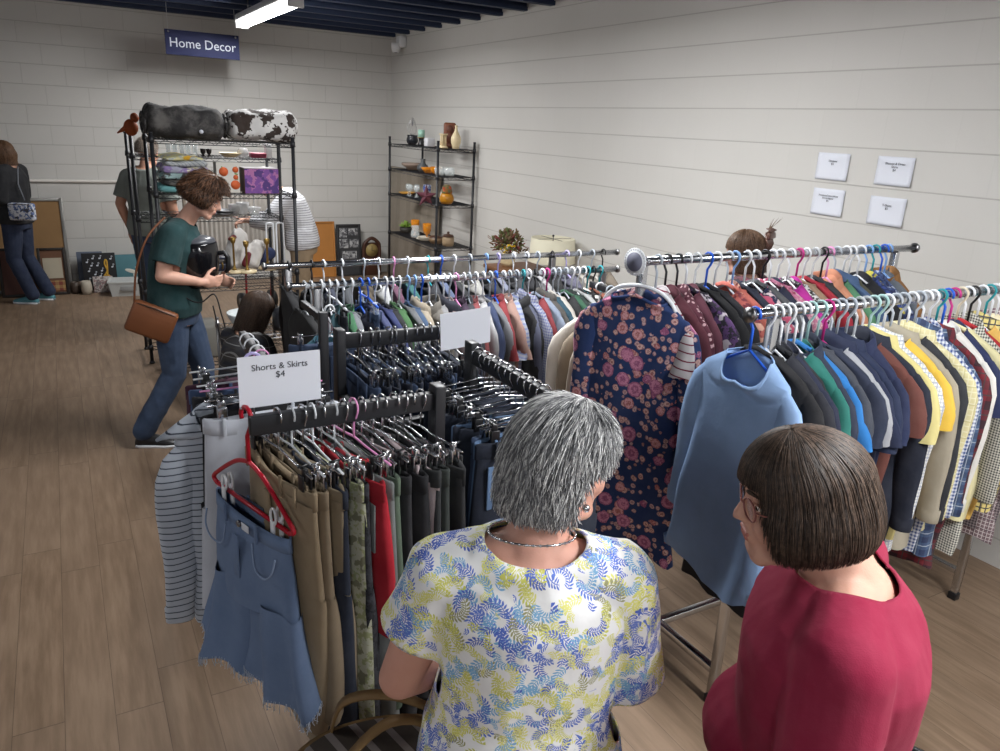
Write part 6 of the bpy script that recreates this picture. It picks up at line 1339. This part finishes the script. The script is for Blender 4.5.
# ------------------------------------------------------------------ bags by the shoppers in front
Yg = frame(30)
def GLc(x, y, z): return V(.635, .945, 0) + Yg @ V(x, y, z)
r = empty('market_tote', GLc(-.25, .05, .525), math.radians(-18), 'striped oval market tote with tan handles on the arm of the grey-haired person', 'bag')
rr = []; N = 40
for q, z in ((.62, 0), (.8, .04), (.96, .14), (1.0, .235), (1.03, .24), (1.03, .262), (.97, .262), (.94, .23), (.78, .06)): rr.append([V(.19 * q * math.cos(2 * PI * k / N), .115 * q * math.sin(2 * PI * k / N), z) for k in range(N)])
MB().loft(rr[:5], cap=True).obj('woven_body', c('vstripe', (186, 182, 184), (96, 84, 120), (0, 0, 0), .05), r); MB().loft(rr[4:7], cap=False).obj('tan_rim', plain('tan_leather', (118, 92, 58), .6, 0, .3, .2), r); MB().loft(rr[6:], cap=True).obj('lining', c('diag', (72, 62, 54), (150, 140, 136), (0, 0, 0), .06), r)
for yy in (-1, 1):
    mb = MB(); P_ = sm([(-.12, yy * .10, .235), (-.09, yy * .08, .34), (.0, yy * .035, .385), (.09, yy * .03, .34), (.12, yy * .10, .235)]); rr = []
    for p in P_: rr.append([p + V(-.003, 0, 0) + V(0, yy * o_, 0) + V(0, 0, 0) for o_ in (-.002,)])
    vs = []; fs = []
    for k, p in enumerate(P_):
        t = (P_[min(k + 1, len(P_) - 1)] - P_[max(k - 1, 0)]).normalized(); nn = V(0, 1, 0); sd_ = t.cross(nn).normalized()
        vs += [p + sd_ * .002 + nn * .013, p - sd_ * .002 + nn * .013, p - sd_ * .002 - nn * .013, p + sd_ * .002 - nn * .013]
        if k: q = (k - 1) * 4; fs += [(q + i, q + (i + 1) % 4, q + 4 + (i + 1) % 4, q + 4 + i) for i in range(4)]
    mb.add(vs, fs).obj('strap_handle', plain('tan_leather', (118, 92, 58), .6, 0, .3, .2), r)
r = empty('black_basket', (1.315, .63, .52), math.radians(20), 'black plastic shopping basket rim at the lower right behind the raspberry top', 'basket')
rr = [[V(.17 * q * sx_, .12 * q * sy_, z) for sx_, sy_ in ((-1, -1), (1, -1), (1, 1), (-1, 1))] for q, z in ((.8, 0), (1, .2), (1.06, .2), (1.06, .225), (.96, .225), (.78, .01))]
sharp(MB().loft(rr).obj('tub', BLACKP, r)); MB().tube(sm([(-.165, -.10, .222), (-.16, .02, .232), (-.13, .10, .238), (0, .128, .24), (.13, .10, .238), (.16, .02, .232), (.165, -.10, .222)]), .006, 8).obj('handle', BLACKP, r)
